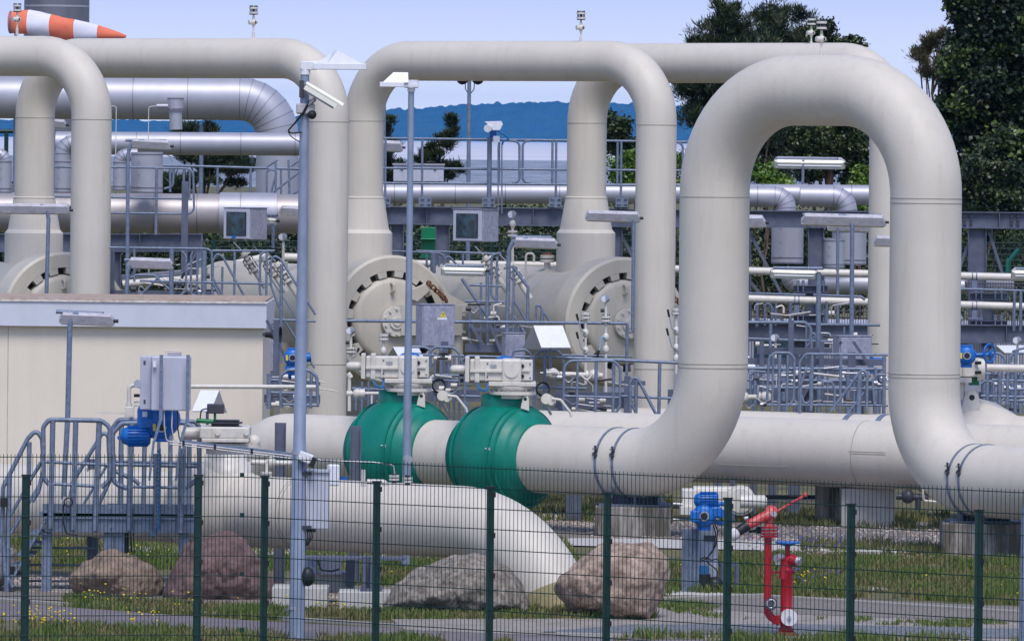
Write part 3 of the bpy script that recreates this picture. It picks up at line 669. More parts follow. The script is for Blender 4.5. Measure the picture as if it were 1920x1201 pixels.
t = rack('pipe_rack', 'steel pipe rack with walkway behind the middle tall legs', 147, [(700, 403, 1300, 410, 34), (1380, 410, 1650, 412, 32)],
     [(745, 420, 620, 24), (830, 420, 600, 26), (1155, 426, 620, 24), (1395, 426, 640, 26), (1530, 428, 700, 30)],
     [(712, 422, 745, 470, 12), (1165, 440, 1188, 485, 12), (1408, 440, 1470, 560, 11), (1400, 520, 1500, 640, 10)])
for px in (720, 797, 916, 1041, 1166):
    c = P(px, 379, 146.8); m = MB().box(c, (.25, .02, .20)); k = t.part('bracket_plate', m, GALV)
    m = MB()
    for dx in (-.08, -.04, .06, .09):
        for dz in (-.05, .05): m.cyl(c+V((dx, -.012, dz)), c+V((dx, -.03, dz)), .014, n=8)
    t.part('bolt_head', m, DARK, k)
rack('pipe_rack', 'steel pipe rack carrying the thick silver pipe at the left', 147.5, [(-200, 455, 378, 455, 34)], [(215, 470, 580, 24), (60, 470, 580, 20), (360, 470, 580, 18)], [(232, 540, 270, 480, 8), (180, 480, 214, 540, 8)])
t = rack('pipe_rack', 'heavy bolted steel frame at the right edge before the dark tree', 151, [(1760, 412, 2100, 415, 31)], [(1832, 428, 700, 34)], [(1855, 436, 1880, 515, 11), (1800, 500, 1822, 440, 10)])
m = MB()
for px in (1809, 1821, 1897, 1909):
    for dy in (-7, 0, 7): m.cyl(P(px, 412+dy, 150.97), P(px, 412+dy, 150.93), .03, n=8)
t.part('bolt_head', m, DARK)
rack('pipe_support', 'long dark steel beam behind the railings at the right', 143, [(1380, 622, 1650, 624, 34), (1780, 625, 2100, 628, 34)], [(1500, 640, 800, 22), (1610, 640, 800, 20), (1850, 640, 800, 20)], [])
# catwalk sheet and far structure seen under the rack
solo('green_cabinet', 'narrow bright green cabinet seen under the middle rack', 'cabinet', MB().box(P(803, 455, 168), (.32, .3, .7)).box(P(803, 448, 167.8), (.36, .3, .03)), GREENB, P(803, 455, 168), bevel=.01)

# ================================================================ VESSELS WITH CLOSURES
VB = V((-.42, .907, 0)).normalized()
def vessel(px, py, Y, label, L=7.5):
    c = P(px, py, Y); t = Thing('filter_vessel', label, 'vessel', up(c, 0), 'filter vessels with ring closures')
    R = 1.22; fr = -VB
    t.part('shell', MB().slathe(c+VB*.55, VB, [(0, .97), (L, .97), (L+.25, .9), (L+.5, .6), (L+.6, .1)], 64).slathe(c+VB*.55, VB, [(-.12, 1.05), (0, 1.0), (.25, .98)], 64), CREAMV)
    # clamp ring with teeth
    t.part('clamp_ring', MB().lathe(c, VB, [(.0, .93), (0, 1.17), (.04, R), (.62, R), (.66, 1.1), (.66, .95)], 72), CREAMV)
    x = fr.cross(Z).normalized(); mb = MB(); n = 16
    for i in range(n):
        a0 = 2*PI*(i+.1)/n; a1 = a0+2*PI/n*.52; o = len(mb.v)
        q = [c+x*math.cos(a)*r+Z*math.sin(a)*r for a, r in ((a0, .93), (a1, .93), (a1, .815), (a0, .815))]
        mb.prism(q, VB*.16)
    t.part('ring_teeth', mb, CREAMV)
    t.part('ring_groove', MB().lathe(c+VB*.18, VB, [(0, .74), (0, .935)], 72).lathe(c, VB, [(.0, .93), (.3, .93)], 72), M('closure groove', (.05, .045, .04), .8))
    d = t.part('door', MB().slathe(c+VB*.02, VB, [(-.06, .01), (-.055, .4), (-.03, .68), (.0, .79), (.16, .80)], 64), CREAMV)
    # flanged nozzle and lugs on the door
    nz = c+V((.02, 0, -.02)); m = MB().lathe(nz, -VB, [(0, .16), (.14, .16)], 36).lathe(nz, -VB, [(.14, .0), (.14, .285), (.06, .285), (.06, .16)], 48).lathe(nz, -VB, [(.14, .0), (.17, .15), (.17, .0)], 48).lathe(nz, -VB, [(.17, .09), (.19, .085), (.19, 0)], 36)
    nf = t.part('nozzle_flange', m, CREAM2, d); m = MB()
    for i in range(10): a = 2*PI*i/10+.3; m.bolt(nz-VB*.14+x*math.cos(a)*.235+Z*math.sin(a)*.235, -VB, .026, .03)
    t.part('flange_bolt', m, CREAM2, d)
    for s2, zz in ((.04, .62),): t.part('handle', MB().tube(route([c-VB*.02+x*s2+Z*.52, c-VB*.14+x*s2+Z*.54, c-VB*.14+x*s2+Z*.68, c-VB*.02+x*s2+Z*.70], .03), .03, 8), CREAMV, d)
    # hinge arm
    hx = c+x*(-1.0 if x.x < 0 else 1.0)*1.0
    sg = 1 if x.x > 0 else -1
    hp = c+x*sg*1.33
    t.part('hinge_bracket', MB().prism([c+x*sg*.92+Z*.55, c+x*sg*.98+Z*.74, c+x*sg*1.15+Z*.5, c+x*sg*1.55+Z*.30, c+x*sg*1.55+Z*.16, c+x*sg*1.1+Z*.12], VB*.25), CREAMV)
    t.part('hinge_arm', MB().bar(c+x*sg*.1-VB*.12, c+x*sg*1.35-VB*.12, .12, .56), CREAMV)
    t.part('hinge_post', MB().lathe(hp-Z*.9, Z, [(0, .12), (.66, .12), (.66, .17), (.7, .17), (.7, .12), (.98, .12), (.98, .17), (1.03, .17), (1.03, 0)], 28), CREAMV)
    t.part('hinge_pin', MB().cyl(hp+Z*.13, hp+Z*.22, .09), RUST)
    m = MB()
    for k in range(9):
        p = c-VB*.22+x*sg*(.64+.045*k)+Z*(.70-.04*k); m.torus(p, (math.sin(k*1.7), math.cos(k*1.7), .3), .042, .017, 10, 5)
    t.part('chain', m, RUST)
    t.part('closure_hook', MB().prism([c-VB*.06+x*sg*.26+Z*.42, c-VB*.06+x*sg*.28+Z*.56, c-VB*.06+x*sg*.55+Z*.66, c-VB*.06+x*sg*.68+Z*.74, c-VB*.06+x*sg*.74+Z*.64, c-VB*.06+x*sg*.6+Z*.5, c-VB*.06+x*sg*.42+Z*.36], -VB*.14), CREAMV)
    # saddle
    t.part('saddle', MB().prism([up(c, 0)+VB*3+x*1+Z*0, up(c, 0)+VB*3-x*1, up(c, c.z-.5)+VB*3-x*1, up(c, c.z-.5)+VB*3+x*1], VB*.3), CREAMV)
    return t
vessel(120, 594, 140.2, 'leftmost filter vessel closure behind the building roof')
vessel(736, 600, 140.2, 'middle filter vessel closure behind the second mast')
vessel(1172, 604, 140.0, 'right filter vessel closure beside the third tall leg')
# ================================================================ CREAM UTILITY LINES AT THE RIGHT
def line_pipe(label, Y, pts, rpx, R=0, mat=None, group='thin cream lines', name='utility_pipe', cl=(), n=20):
    s = F_PX/Y; w = [P(p[0], p[1], Y+(p[2] if len(p) > 2 else 0)) for p in pts]
    t = Thing(name, label, 'pipe', w[0], group); t.part('tube', MB().tube(route(w, R/s, 8), rpx/s, n), mat or CREAM2)
    for a, b in cl:
        c = P(a, b, Y)
        for dx in (-.04, .04): t.part('pipe_clamp', MB().lathe(c+X*(dx-.012), X, [(0, rpx/s), (0, rpx/s+.01), (.024, rpx/s+.01), (.024, rpx/s)], 20), GALV)
        t.part('clamp_shoe', MB().box(c+V((0, 0, -rpx/s-.09)), (.10, .10, .16)).box(c+V((0, -.03, -rpx/s-.17)), (.26, .2, .02)), GALV)
    return t
line_pipe('upper cream line behind the loops at the right', 145, [(1255, 504), (2000, 522)], 7.2, cl=[(1827, 517)])
line_pipe('lower cream line behind the loops at the right', 144, [(1380, 559), (2000, 577)], 7.2, cl=[(1494, 563), (1827, 573)])
line_pipe('cream line behind the middle vessel', 150, [(640, 492), (1050, 497)], 6.5)
line_pipe('sloping cream line behind the left railings', 148, [(150, 530), (380, 510), (500, 482)], 8)
line_pipe('second sloping cream line below it', 147, [(230, 532), (400, 520), (470, 497)], 7)
line_pipe('cream line passing behind the leg of the first mast loop', 149, [(530, 482), (700, 488)], 8)
def support(label, px, y0, y1, Y, w=64):
    s = F_PX/Y; t = Thing('pipe_support', label, 'support', up(P(px, y1, Y), 0), 'steel pipe supports')
    for y in (y0, y1): t.part('beam', MB().ibeam(P(px-w/2, y, Y), P(px+w/2, y, Y), .18, 14/s, .014), GALVD)
    t.part('column', MB().ibeam(P(px, y0+7, Y+.02), up(P(px, y0, Y+.02), 0), .16, .2, .014, up=X), GALVD)
    for y in (y0, y1):
        m = MB()
        for dx in (-24, -14, 12, 24): m.box(P(px+dx, y-12, Y-.06), (.06, .09, .10)); m.cyl(P(px+dx, y-6, Y-.12), P(px+dx, y+6, Y-.12), .018, n=6)
        t.part('clamp_shoe', m, GALV)
support('double beam support of the cream lines left of the third leg', 1520, 542, 598, 145.5)
support('double beam support of the cream lines at the right edge', 1854, 556, 608, 145.5, 70)
# ================================================================ VALVES AND ACTUATORS
def pb(mb, x0, y0, x1, y1, Y, dep, yaw=0):                 # box given by its front face in the photograph's measures
    s = F_PX/Y; c = P((x0+x1)/2, (y0+y1)/2, Y)
    return mb.box(c+V((0, dep/2, 0)), (abs(x1-x0)/s, dep, abs(y1-y0)/s), yaw)
def pc(mb, a, b, rpx, Y, n=20, r2=None):
    s = F_PX/Y; return mb.cyl(P(a[0], a[1], Y+(a[2] if len(a) > 2 else 0)), P(b[0], b[1], Y+(b[2] if len(b) > 2 else 0)), rpx/s, None if r2 is None else r2/s, n)
def pt(mb, pts, r, Y, R=0, n=8):
    s = F_PX/Y; return mb.tube(route([P(p[0], p[1], Y+(p[2] if len(p) > 2 else 0)) for p in pts], R/s, 6), r, n)
def pmesh(fn, *a, **k):
    mb = MB(); fn(mb, *a, **k); return mb
def gear_actuator(t, ox, oy, Y):
    """scotch yoke valve gear, measures relative to the first green valve's"""
    q = lambda x, y, *z: (x+ox, y+oy)+z
    m = MB(); s = F_PX/Y
    p0 = P(*q(686, 687), Y); 
    pb(m, *q(686, 668), *q(752, 708), Y, .46); g = t.part('gear_housing', m, CREAM2, bevel=.02)
    t.part('yoke_block', pb(MB(), *q(746, 667), *q(783, 711), Y-.05, .55), CREAM2, bevel=.035)
    t.part('end_block', pb(MB(), *q(781, 669), *q(804, 707), Y, .46), CREAM2, bevel=.015)
    t.part('yoke_cap', MB().cyl(P(*q(764, 689), Y-.045), P(*q(764, 689), Y-.065), 13/s, n=32), CREAM2)
    t.part('spring_can', MB().slathe(P(*q(649, 686), Y+.15), X, [(0, 0), (.0, .03), (.02, .055), (.06, .068), (.32, .068)], 24), CREAM2)
    for x0, x1, y0, y1 in ((677, 685, 663, 710), (695, 704, 663, 711)): t.part('flange_plate', pb(MB(), *q(x0, y0), *q(x1, y1), Y-.03, .5), CREAM2, bevel=.01)
    m = MB(); pb(m, *q(686, 688), *q(746, 691.5), Y-.045, .05); 
    for x in (716,): pb(m, *q(x-1.2, 692), *q(x+1.2, 708), Y-.045, .05)
    pb(m, *q(783, 686.5), *q(798, 690), Y-.03, .05); t.part('rib', m, CREAM2)
    for y in (680, 699): t.part('port', MB().cyl(P(*q(784, y), Y+.02), P(*q(784, y), Y-.02), 4/s, n=16), BLACK)
    m = MB()
    for x, y in ((799, 676), (799, 702), (719, 675), (719, 700)): m.cyl(P(*q(x, y), Y+.02), P(*q(x, y), Y-.012), 1.5/s, n=6)
    t.part('cap_screw', m, DARK)
    t.part('base_plate', pb(MB(), *q(721, 710), *q(810, 718), Y-.08, .62), CREAM2, bevel=.01)
    c = P(*q(766, 733), Y+.2)
    t.part('pedestal', MB().slathe(up(c, c.z), Z, [(-.06, .27), (.0, .27), (.07, .27), (.075, .30), (.13, .30)], 40), CREAM2)
    m = MB()
    for k in range(14):
        a = 2*PI*k/14; m.bolt(c+V((math.cos(a)*.335, math.sin(a)*.335, .055)), Z, .017, .03)
    t.part('flange_bolt', m, STEEL); t.part('pedestal_flange', MB().lathe(c, Z, [(.0, .27), (.0, .36), (.05, .36), (.05, .27)], 40), CREAM2)
    t.part('name_plate', pb(MB(), *q(724, 677), *q(736, 683), Y-.012, .012), STEEL)
    for k in range(2): t.part('cable', pt(MB(), [q(698, 710), q(702+k*3, 722, -.1), q(714+k*8, 730, -.1), q(722-k*5, 712)], .012, Y-.05, 8), BLUE2)
    for dd in (0, 1): t.part('cable_coil', MB().torus(P(*q(823, 722+dd*2), Y+.3+dd*.03), (.3, -1, .1), 12.5/s, .013, 24, 6), BLACK)
def green_valve(px, label, ox, oy):
    c = FL.at(px); t = Thing('ball_valve', label, 'valve', up(c, 0), 'green ball valves on the front pipe')
    t.part('valve_body', MB().slathe(c, FL.d, [(-.70, .53), (-.695, .585), (-.655, .595), (-.65, .62)]+[(math.sin(a)*.865+.02, math.cos(a)*.865) for a in [-.76+k*.1 for k in range(15)]]+[(.60, .645), (.605, .62), (.655, .61), (.66, .585), (.71, .575), (.715, .53)], 72), GREEN)
    for t0, r0 in ((-.44, .765), (.34, .81), (.43, .77)): t.part('body_ring', MB().lathe(c, FL.d, [(t0, r0-.03), (t0, r0+.012), (t0+.03, r0+.008), (t0+.035, r0-.05)], 72), GREEN)
    t.part('valve_neck', MB().slathe(up(c, 1.80), Z, [(0, .38), (.14, .365), (.27, .36), (.28, .3)], 48), GREEN)
    gear_actuator(t, ox, oy, c.y-.35)
    s = F_PX/c.y; l = P(790+ox, 757+oy, c.y-.42)
    lm = MB().prism([l+V((a, 0, b)) for a, b in ((-.075, -.02), (.06, -.06), (.055, .13), (.03, .18), (-.01, .19), (-.04, .15))], (0, .045, 0))
    t.part('lifting_lug', lm, CREAM2, bevel=.008); t.part('lug_eye', MB().cyl(l+V((-.002, -.003, .125)), l+V((-.002, .002, .125)), .026), BLACK)
    for dx, dy in ((-9, 96), (-80, 93)):
        a = P(790+ox+dx*.62-20, 757+oy+dy-15, c.y-.82)
        nm = MB().cyl(a-X*.05, a+X*.08, .013, n=8).box(a+X*.0, (.05, .03, .045)).cyl(a+V((0, 0, .02)), a+V((0, 0, .05)), .008, n=6); t.part('bleed_nipple', nm, STEEL)
    m = MB(); pt(m, [(838+ox, 770+oy, .2), (826+ox, 748+oy), (834+ox, 742+oy)], .022, c.y, 4); 
    t.part('drain_elbow', m, CREAM2)
    t.part('drain_valve', MB().cyl(P(829+ox, 741+oy, c.y-.12), P(838+ox, 747+oy, c.y+.08), .085).cyl(P(838+ox, 747+oy, c.y-.15), P(838+ox, 747+oy, c.y), .05), CREAM2)
    t.part('lever', pt(MB(), [(840+ox, 741+oy, -.16), (856+ox, 743+oy, -.16), (874+ox, 766+oy, -.16), (877+ox, 775+oy, -.16)], .021, c.y, 5), CREAM2)
    return t
green_valve(752, 'green ball valve behind the second mast, cream gear on top', 0, 0)
v2 = green_valve(945, 'green ball valve next to the strapped pipe, cream gear on top', 195, 6)
# small bore pipework beside the first green valve
Yb = 118.3
t = Thing('bleed_line', 'small cream bleed pipe with ball valve left of the first green valve', 'pipe', P(655, 768, Yb))
t.part('riser', pmesh(pc, (655, 700), (655, 770), 3.3, Yb), CREAM2); t.part('branch', pmesh(pc, (655, 737), (738, 737), 3, Yb), CREAM2)
t.part('ball_body', MB().ball(P(670, 737, Yb), .075).cyl(P(675, 737, Yb), P(684, 737, Yb), .07), CREAM2); t.part('collar', pmesh(pc, (650, 737), (660, 737), 5, Yb), CREAM2)
t.part('collar', pmesh(pc, (652, 699), (658, 708), 5, Yb), CREAM2); t.part('drip_stub', pmesh(pc, (697, 740), (697, 757), 2, Yb), CREAM2)
def gauge_stand(label, px, ytop, ybot, Y, valves=(), lever=None, flange=None, dial=True, side=1):
    s = F_PX/Y; t = Thing('gauge_riser', label, 'gauge', P(px, ybot, Y), 'instrument risers')
    t.part('riser', pmesh(pc, (px, ytop+10), (px, ybot), 2.6, Y), CREAM2)
    if dial:
        c = P(px-1, ytop, Y-.02); t.part('gauge_case', MB().cyl(c+V((.02, .04, 0)), c-V((.02, .04, 0)), 7/s, n=28), STEEL)
        t.part('gauge_face', MB().cyl(c-V((.02, .04, 0)), c-V((.021, .043, 0)), 5.8/s, n=28), WHITE)
        t.part('gauge_neck', pmesh(pc, (px, ytop+6), (px, ytop+32), 1.6, Y), STEEL)
        t.part('needle_knob', pmesh(pc, (px-10, ytop+22), (px-3, ytop+22), 3.4, Y), BLACK)
    for y in valves:
        t.part('valve_ball', MB().ball(P(px, y, Y), 6/s, 14, (1, 1, 1.45)), CREAM2)
    if flange:
        for dy in (0, 7):
            t.part('flange', MB().cyl(P(px, flange+dy, Y), P(px, flange+dy+4, Y), 9.3/s, n=28), CREAM2)
        m = MB()
        for i in range(6): a = i*PI/3; b = P(px, flange-3, Y)+V((math.cos(a)*7/s, math.sin(a)*7/s, 0)); m.cyl(b, b-Z*.15, .009, n=6)
        t.part('stud_bolt', m, DARK if dial else STEEL)
    if lever:
        for (y, x1, y1, blue) in lever:
            t.part('lever', pt(MB(), [(px, y, -.06), (px+side*8, y-4, -.08), ((px+x1)/2+side*3, (y+y1)/2, -.08), (x1, y1, -.08)], .012, Y, 2), STEEL if not blue else M('pale blue paint', (.25, .45, .65), .4))
            t.part('lever_grip', pt(MB(), [(x1-side*0+(px-x1)*.18, y1+(y-y1)*.35, -.08), (x1, y1, -.08)], .019, Y), BLACK)
    return t
gauge_stand('cream riser with two black levers in front of the right vessel', 1098, 575, 720, 125, (624, 657), [(624, 1081, 588, 0), (657, 1081, 622, 0)], 586, False, -1)
gauge_stand('tall cream riser with gauge and pale blue lever before the right vessel', 1136, 560, 792, 124, (632, 655), [(634, 1120, 668, 1)], 592, True, -1)
gauge_stand('cream riser with gauge beside the leg of the first mast loop', 658, 620, 690, 124, (), [(672, 673, 652, 0)], 650, True, 1)
gauge_stand('cream flanged riser in front of the middle vessel', 719, 620, 668, 123, (658,), None, 626, False)
gauge_stand('cream riser with levers peeking out left of the big loop leg', 1268, 575, 700, 126, (620, 652, 672), [(620, 1252, 580, 0), (654, 1250, 615, 0)], 578, False, -1)
gauge_stand('gauge riser by the thick left pipe', 531, 444, 500, 140, (), None, 490, True)
gauge_stand('gauge riser with cream flanges between boxed gauge and lamp', 961, 402, 560, 141, (420, 440), None, 432, True)
gauge_stand('gauge riser by the right railing cluster', 1454, 633, 680, 128, (), None, None, True)
gauge_stand('gauge riser beside the right silver pipe end', 1798, 597, 650, 128, (), None, None, True)
gauge_stand('gauge riser at the right edge by the white roof', 1908, 638, 700, 123, (), None, None, True)
t = Thing('flanged_stub', 'short flanged stub on top of the right vessel', 'stub', P(1026, 515, 142.5))
t.part('neck', pmesh(pc, (1026, 490), (1026, 516), 6, 142.5), CREAM2)
for y in (478, 486): t.part('flange', pmesh(pc, (1026, y), (1026, y+6), 13, 142.5, 28), CREAM2)
t.part('stud_bolt', pmesh(pc, (1026, 474), (1026, 478), 9, 142.5, 12), RUST)
solo('vent_bend', 'thin cream swan neck vent on the right vessel', 'pipe', pt(MB(), [(986, 520), (986, 475), (1001, 475), (1001, 492)], .022, 142.3, 6), CREAM2, P(986, 520, 142.3))
# instrument flange clusters behind the left railings
def cluster(label, px, py, Y, n, seed):
    random.seed(seed); t = Thing('valve_cluster', label, 'valve', P(px, py, Y), 'flange clusters on the vessel necks')
    d = V((-.55, 0, .83)); s = F_PX/Y; c = P(px, py+22, Y)
    for k in range(5):
        a = c+d*(.07+k*.085); t.part('flange', MB().cyl(a, a+d*.045, .12 if k % 2 == 0 else .085, n=24), CREAM2)
    t.part('neck', MB().cyl(c-d*.3, c+d*.5, .055), CREAM2); m = MB(); x = d.cross(YV).normalized()
    for i in range(6): a = i*PI/3; b = c+d*.05+x*math.cos(a)*.095+YV*math.sin(a)*.095; m.cyl(b, b+d*.3, .010, n=6)
    t.part('stud_bolt', m, DARK); t.part('lever', MB().cyl(c+d*.52, c+d*.6+V((-.12, 0, .1)), .012), STEEL)
    return t
cluster('tilted flange cluster nearest the boxed gauge', 482, 492, 140, 5, 1); cluster('tilted flange cluster above the stair rail behind the building', 520, 500, 139.5, 5, 2); cluster('tilted flange cluster left of the first mast', 545, 512, 139, 5, 3)
cluster('tilted flange cluster behind the lamp left of the right vessel', 935, 500, 140, 5, 4); cluster('tilted flange cluster at the left edge of the right vessel', 978, 512, 139.6, 5, 5)

def roof_shade(label, pts, Y, dep=.5, group='white sun shades'):      # folded sheet: pts = (left x, ridge x, right x, y ridge, y eave, kind)
    xl, xr, ex, yr, ye = pts; s = F_PX/Y
    t = Thing('sun_shade', label, 'sun shade', P((xl+xr)/2, ye, Y), group)
    a = [P(xl, yr, Y+.15), P(xr, yr, Y+.15), P(xr+ex, ye, Y-.3), P(xl+ex, ye, Y-.3)]
    t.part('front_sheet', MB().prism(a, (0, .008, -.012)), WHITE)
    b = [P(xl, yr, Y+.16), P(xr, yr, Y+.16), P(xr-ex*.9, ye+2, Y+.6), P(xl-ex*1.4, ye+2, Y+.6)]
    t.part('rear_sheet', MB().prism(b, (0, .008, -.012)), WHITE)
    t.part('post', MB().cyl(P((xl+xr)/2+ex*.3, yr+8, Y+.15), P((xl+xr)/2+ex*.3, ye+40, Y+.15), .02), GALV)
    return t
roof_shade('white sheet shade left of the right vessel risers', (1000, 1055, 15, 610, 651), 121)
roof_shade('white sheet shade just behind the second mast and green valve', (737, 784, 10, 650, 668), 122)
roof_shade('white sheet shade peeking out right of the big loop leg', (1380, 1396, 26, 656, 694), 126)
roof_shade('white sheet shade at the right frame edge', (1868, 1930, 16, 647, 661), 126)
roof_shade('grey sheet shade over the instrument by the building', (376, 411, -16, 731, 770), 98.5)
def cabinet(label, x0, y0, x1, y1, Y, dep, yaw=0, mat=None, window=None, sign=None, side=None, door=True, group='grey control cabinets', dmat=None):
    s = F_PX/Y; t = Thing('control_cabinet', label, 'cabinet', P((x0+x1)/2, y1, Y), group)
    w = (x1-x0)/s; h = (y1-y0)/s; c = P((x0+x1)/2, (y0+y1)/2, Y); R = Matrix.Rotation(yaw, 3, 'Z')
    w = (w-abs(math.sin(yaw))*dep)/math.cos(yaw)
    def fb(m, u0, v0, u1, v1, n, d):                        # on the front face, fractions
        cc = c+R @ V(((u0+u1)/2*w-w/2, -dep/2-n-d/2, h/2-(v0+v1)/2*h)); return m.box(cc, ((u1-u0)*w, d, (v1-v0)*h), R)
    t.part('case', MB().box(c, (w, dep, h), R), mat or CAB, bevel=.012)
    if door: dr = t.part('door', fb(MB(), .03, .03, .97, .97, .002, .018), dmat or mat or CAB, bevel=.006)
    t.part('rain_lip', MB().box(c+Z*(h/2+.008), (w+.03, dep+.03, .012), R), mat or CAB)
    if window:
        u0, v0, u1, v1 = window; t.part('window_frame', fb(MB(), u0-.03, v0-.02, u1+.03, v1+.02, .021, .012), BLACK, bevel=.02)
        t.part('window_pane', fb(MB(), u0, v0, u1, v1, .034, .004), GLASSD, bevel=.02)
    if sign:
        u, v = sign; q = c+R @ V((u*w-w/2, -dep/2-.024, h/2-v*h)); a = .05*h/.6
        k = t.part('warning_sign', MB().prism([q+R @ V((-a, 0, -a*.8)), q+R @ V((a, 0, -a*.8)), q+R @ V((0, 0, a))], (0, -.002, 0)), YEL)
        m = MB(); x = [q+R @ V((i*a, -.003, j*a)) for i, j in ((.1, .5), (-.28, -.1), (0, -.05), (-.1, -.6), (.28, .1), (.02, .08))]
        t.part('warning_bolt', MB().prism([x[0], x[1], x[2], x[3], x[4], x[5]], (0, -.001, 0)), BLACK, k)
    if side:
        for v in side: t.part('hinge', fb(MB(), -.01, v-.03, .05, v+.03, .02, .02), DARK)
    return t
t = cabinet('boxed gauge cabinet with dark window by the thick left pipe', 419, 390, 501, 449, 139, .50, -.62, CAB, (.17, .14, .83, .86), (.5, .55), dmat=CABP); t.part('blue_label', MB().box(P(438, 444, 138.55), (.09, .01, .055), -.62), BLUE)
t = cabinet('boxed gauge cabinet with dark window before the middle rack', 849, 393, 935, 453, 139, .50, -.62, CAB, (.17, .14, .83, .86), (.5, .55), dmat=CABP)
t = cabinet('grey mottled cabinet with warning sign before the middle vessel', 779, 571, 853, 650, 124, .35, .33, CAB, None, (.62, .22)); t.part('name_plate', MB().box(P(829, 597, 123.7), (.17, .008, .035), .33), WHITE)
cabinet('grey cabinet behind the right railing next to the third leg', 1561, 630, 1634, 706, 127.5, .35, .3, CAB, side=(.15, .85))
cabinet('grey box on the corner of the cream building beside the blue motor', 490, 612, 522, 698, 131.5, .3, .2, CAB)
cabinet('grey panel behind the railing right of the middle vessel', 940, 625, 985, 690, 127, .3, .2, CAB)
# ---- blue electric actuators
def blue_motor(label, Y, mx, my, L, r, gx, gy, gr, extra=None, sgn=1, vertical=False, wheel=None):
    """finned motor at (mx,my) of length L px, gearbox round (gx,gy) radius gr px"""
    s = F_PX/Y; t = Thing('electric_actuator', label, 'actuator', P(gx, gy+gr, Y), 'blue electric actuators')
    a = P(mx-L/2, my, Y); b = P(mx+L/2, my, Y); ax = (b-a).normalized(); R = r/s; Ls = L/s
    t.part('motor', MB().slathe(a, ax, [(0, 0), (.0, R*.35), (Ls*.06, R*.7), (Ls*.2, R*.9), (Ls*.95, R*.93), (Ls, R*.7)], 28), BLUE)
    m = MB(); y = ax.cross(Z).normalized()
    for i in range(20):
        an = 2*PI*i/20; d = y*math.cos(an)+ax.cross(y)*math.sin(an); m.bar(a+ax*Ls*.25+d*R*.97, a+ax*Ls*.92+d*R*.97, .008, R*.16, up=d)
    t.part('cooling_fins', m, BLUE)
    g = P(gx, gy, Y); G_ = gr/s
    t.part('gear_case', MB().slathe(g-YV*G_*.9, YV, [(0, 0), (0, G_*.7), (.03, G_*.9), (G_*.5, G_), (G_*1.5, G_), (G_*1.8, G_*.8), (G_*1.8, 0)], 30), BLUE)
    t.part('gear_neck', MB().cyl(g, g+V((0, 0, -G_*1.25)), G_*.6, n=24).cyl(g, g+V((0, 0, G_*1.1)), G_*.7, G_*.62, 24), BLUE)
    t.part('terminal_box', MB().box(g+V((sgn*G_*1.0, -.03, G_*.35)), (G_*.9, G_*1.1, G_*.9)), BLUE, bevel=.02)
    k = t.part('dial_window', MB().cyl(g-YV*G_*.88, g-YV*(G_*.88+.03), G_*.42), STEEL); t.part('dial_glass', MB().cyl(g-YV*(G_*.88+.03), g-YV*(G_*.88+.034), G_*.3), BLACK, k)
    t.part('rating_label', MB().box(g+V((-G_*.62, -G_*.93, 0)), (.035, .01, .09)), YEL)
    if wheel:
        wx, wy, wr = wheel; c = P(wx, wy, Y); k = t.part('handwheel', MB().torus(c, (.75, -.66, 0), wr/s, .018, 32, 8), BLUE); m = MB(); xx = V((.66, .75, 0))
        for i in range(4): an = i*PI/2+.4; m.cyl(c, c+(xx*math.cos(an)+Z*math.sin(an))*wr/s, .012, n=6)
        m.cyl(c-V((.75, -.66, 0))*.12, c+V((.75, -.66, 0))*.04, .03); t.part('spoke', m, BLUE, k)
    return t
t = blue_motor('blue actuator with finned motor on the left platform valve', 97.0, 254, 817, 56, 19, 304, 800, 22, sgn=-1)
t.part('gear_top', MB().box(P(284, 790, 97.1), (.36, .34, .42)), BLUE, bevel=.05); t.part('drive_case', MB().ball(P(310, 786, 97), .2, 20, (1, .9, 1.1)), BLUE)
t.part('white_tag', pmesh(pb, 267, 771, 276, 781, 96.75, .006), WHITE); t.part('eye_bolt', MB().torus(P(224, 820, 97), (0, 1, 0), .02, .011, 16, 6), BLUE)
t = blue_motor('blue actuator by the building corner left of the tall leg', 122.5, 549, 695, 30, 15, 549, 670, 17, sgn=1); t.part('plug_head', pmesh(pc, (566, 671), (583, 669), 8.5, 122.4), BLUE)
t = blue_motor('blue actuator on the white valve box by the red hydrants', 99.25, 1324, 937, 46, 15, 1320, 966, 22, sgn=1)
t.part('plug_head', MB().box(P(1303, 967, 99.1), (.12, .16, .15)), BLUE, bevel=.015); t.part('hand_gear', MB().torus(P(1352, 962, 99.3), (.4, -1, 0), .13, .03, 24, 8).cyl(P(1338, 962, 99.3), P(1354, 962, 99.2), .06), BLUE)
t = blue_motor('blue actuator with spoked handwheel at the right edge', 118.5, 1800, 666, 30, 9, 1812, 666, 18, sgn=-1, wheel=(1855, 662, 17)); t.part('gear_arm', pmesh(pc, (1815, 666), (1856, 664), 4, 118.5), BLUE)
solo('actuator_stub', 'blue actuator end showing between third leg and cabinet', 'actuator', pc(pc(MB(), (1638, 677), (1656, 677), 7, 127), (1634, 668), (1634, 700), 3.5, 127), BLUE, P(1645, 700, 127))
solo('actuator_stub', 'blue actuator cap under the second white shade', 'actuator', MB().ball(P(768, 668, 121.5), .12, 16, (1.4, 1, .6)), BLUE, P(768, 668, 121.5))
solo('actuator_stub', 'blue actuator cap above the second green valve gear', 'actuator', MB().ball(P(948, 675, 121.5), .12, 16, (1.4, 1, .6)), BLUE, P(948, 675, 121.5))
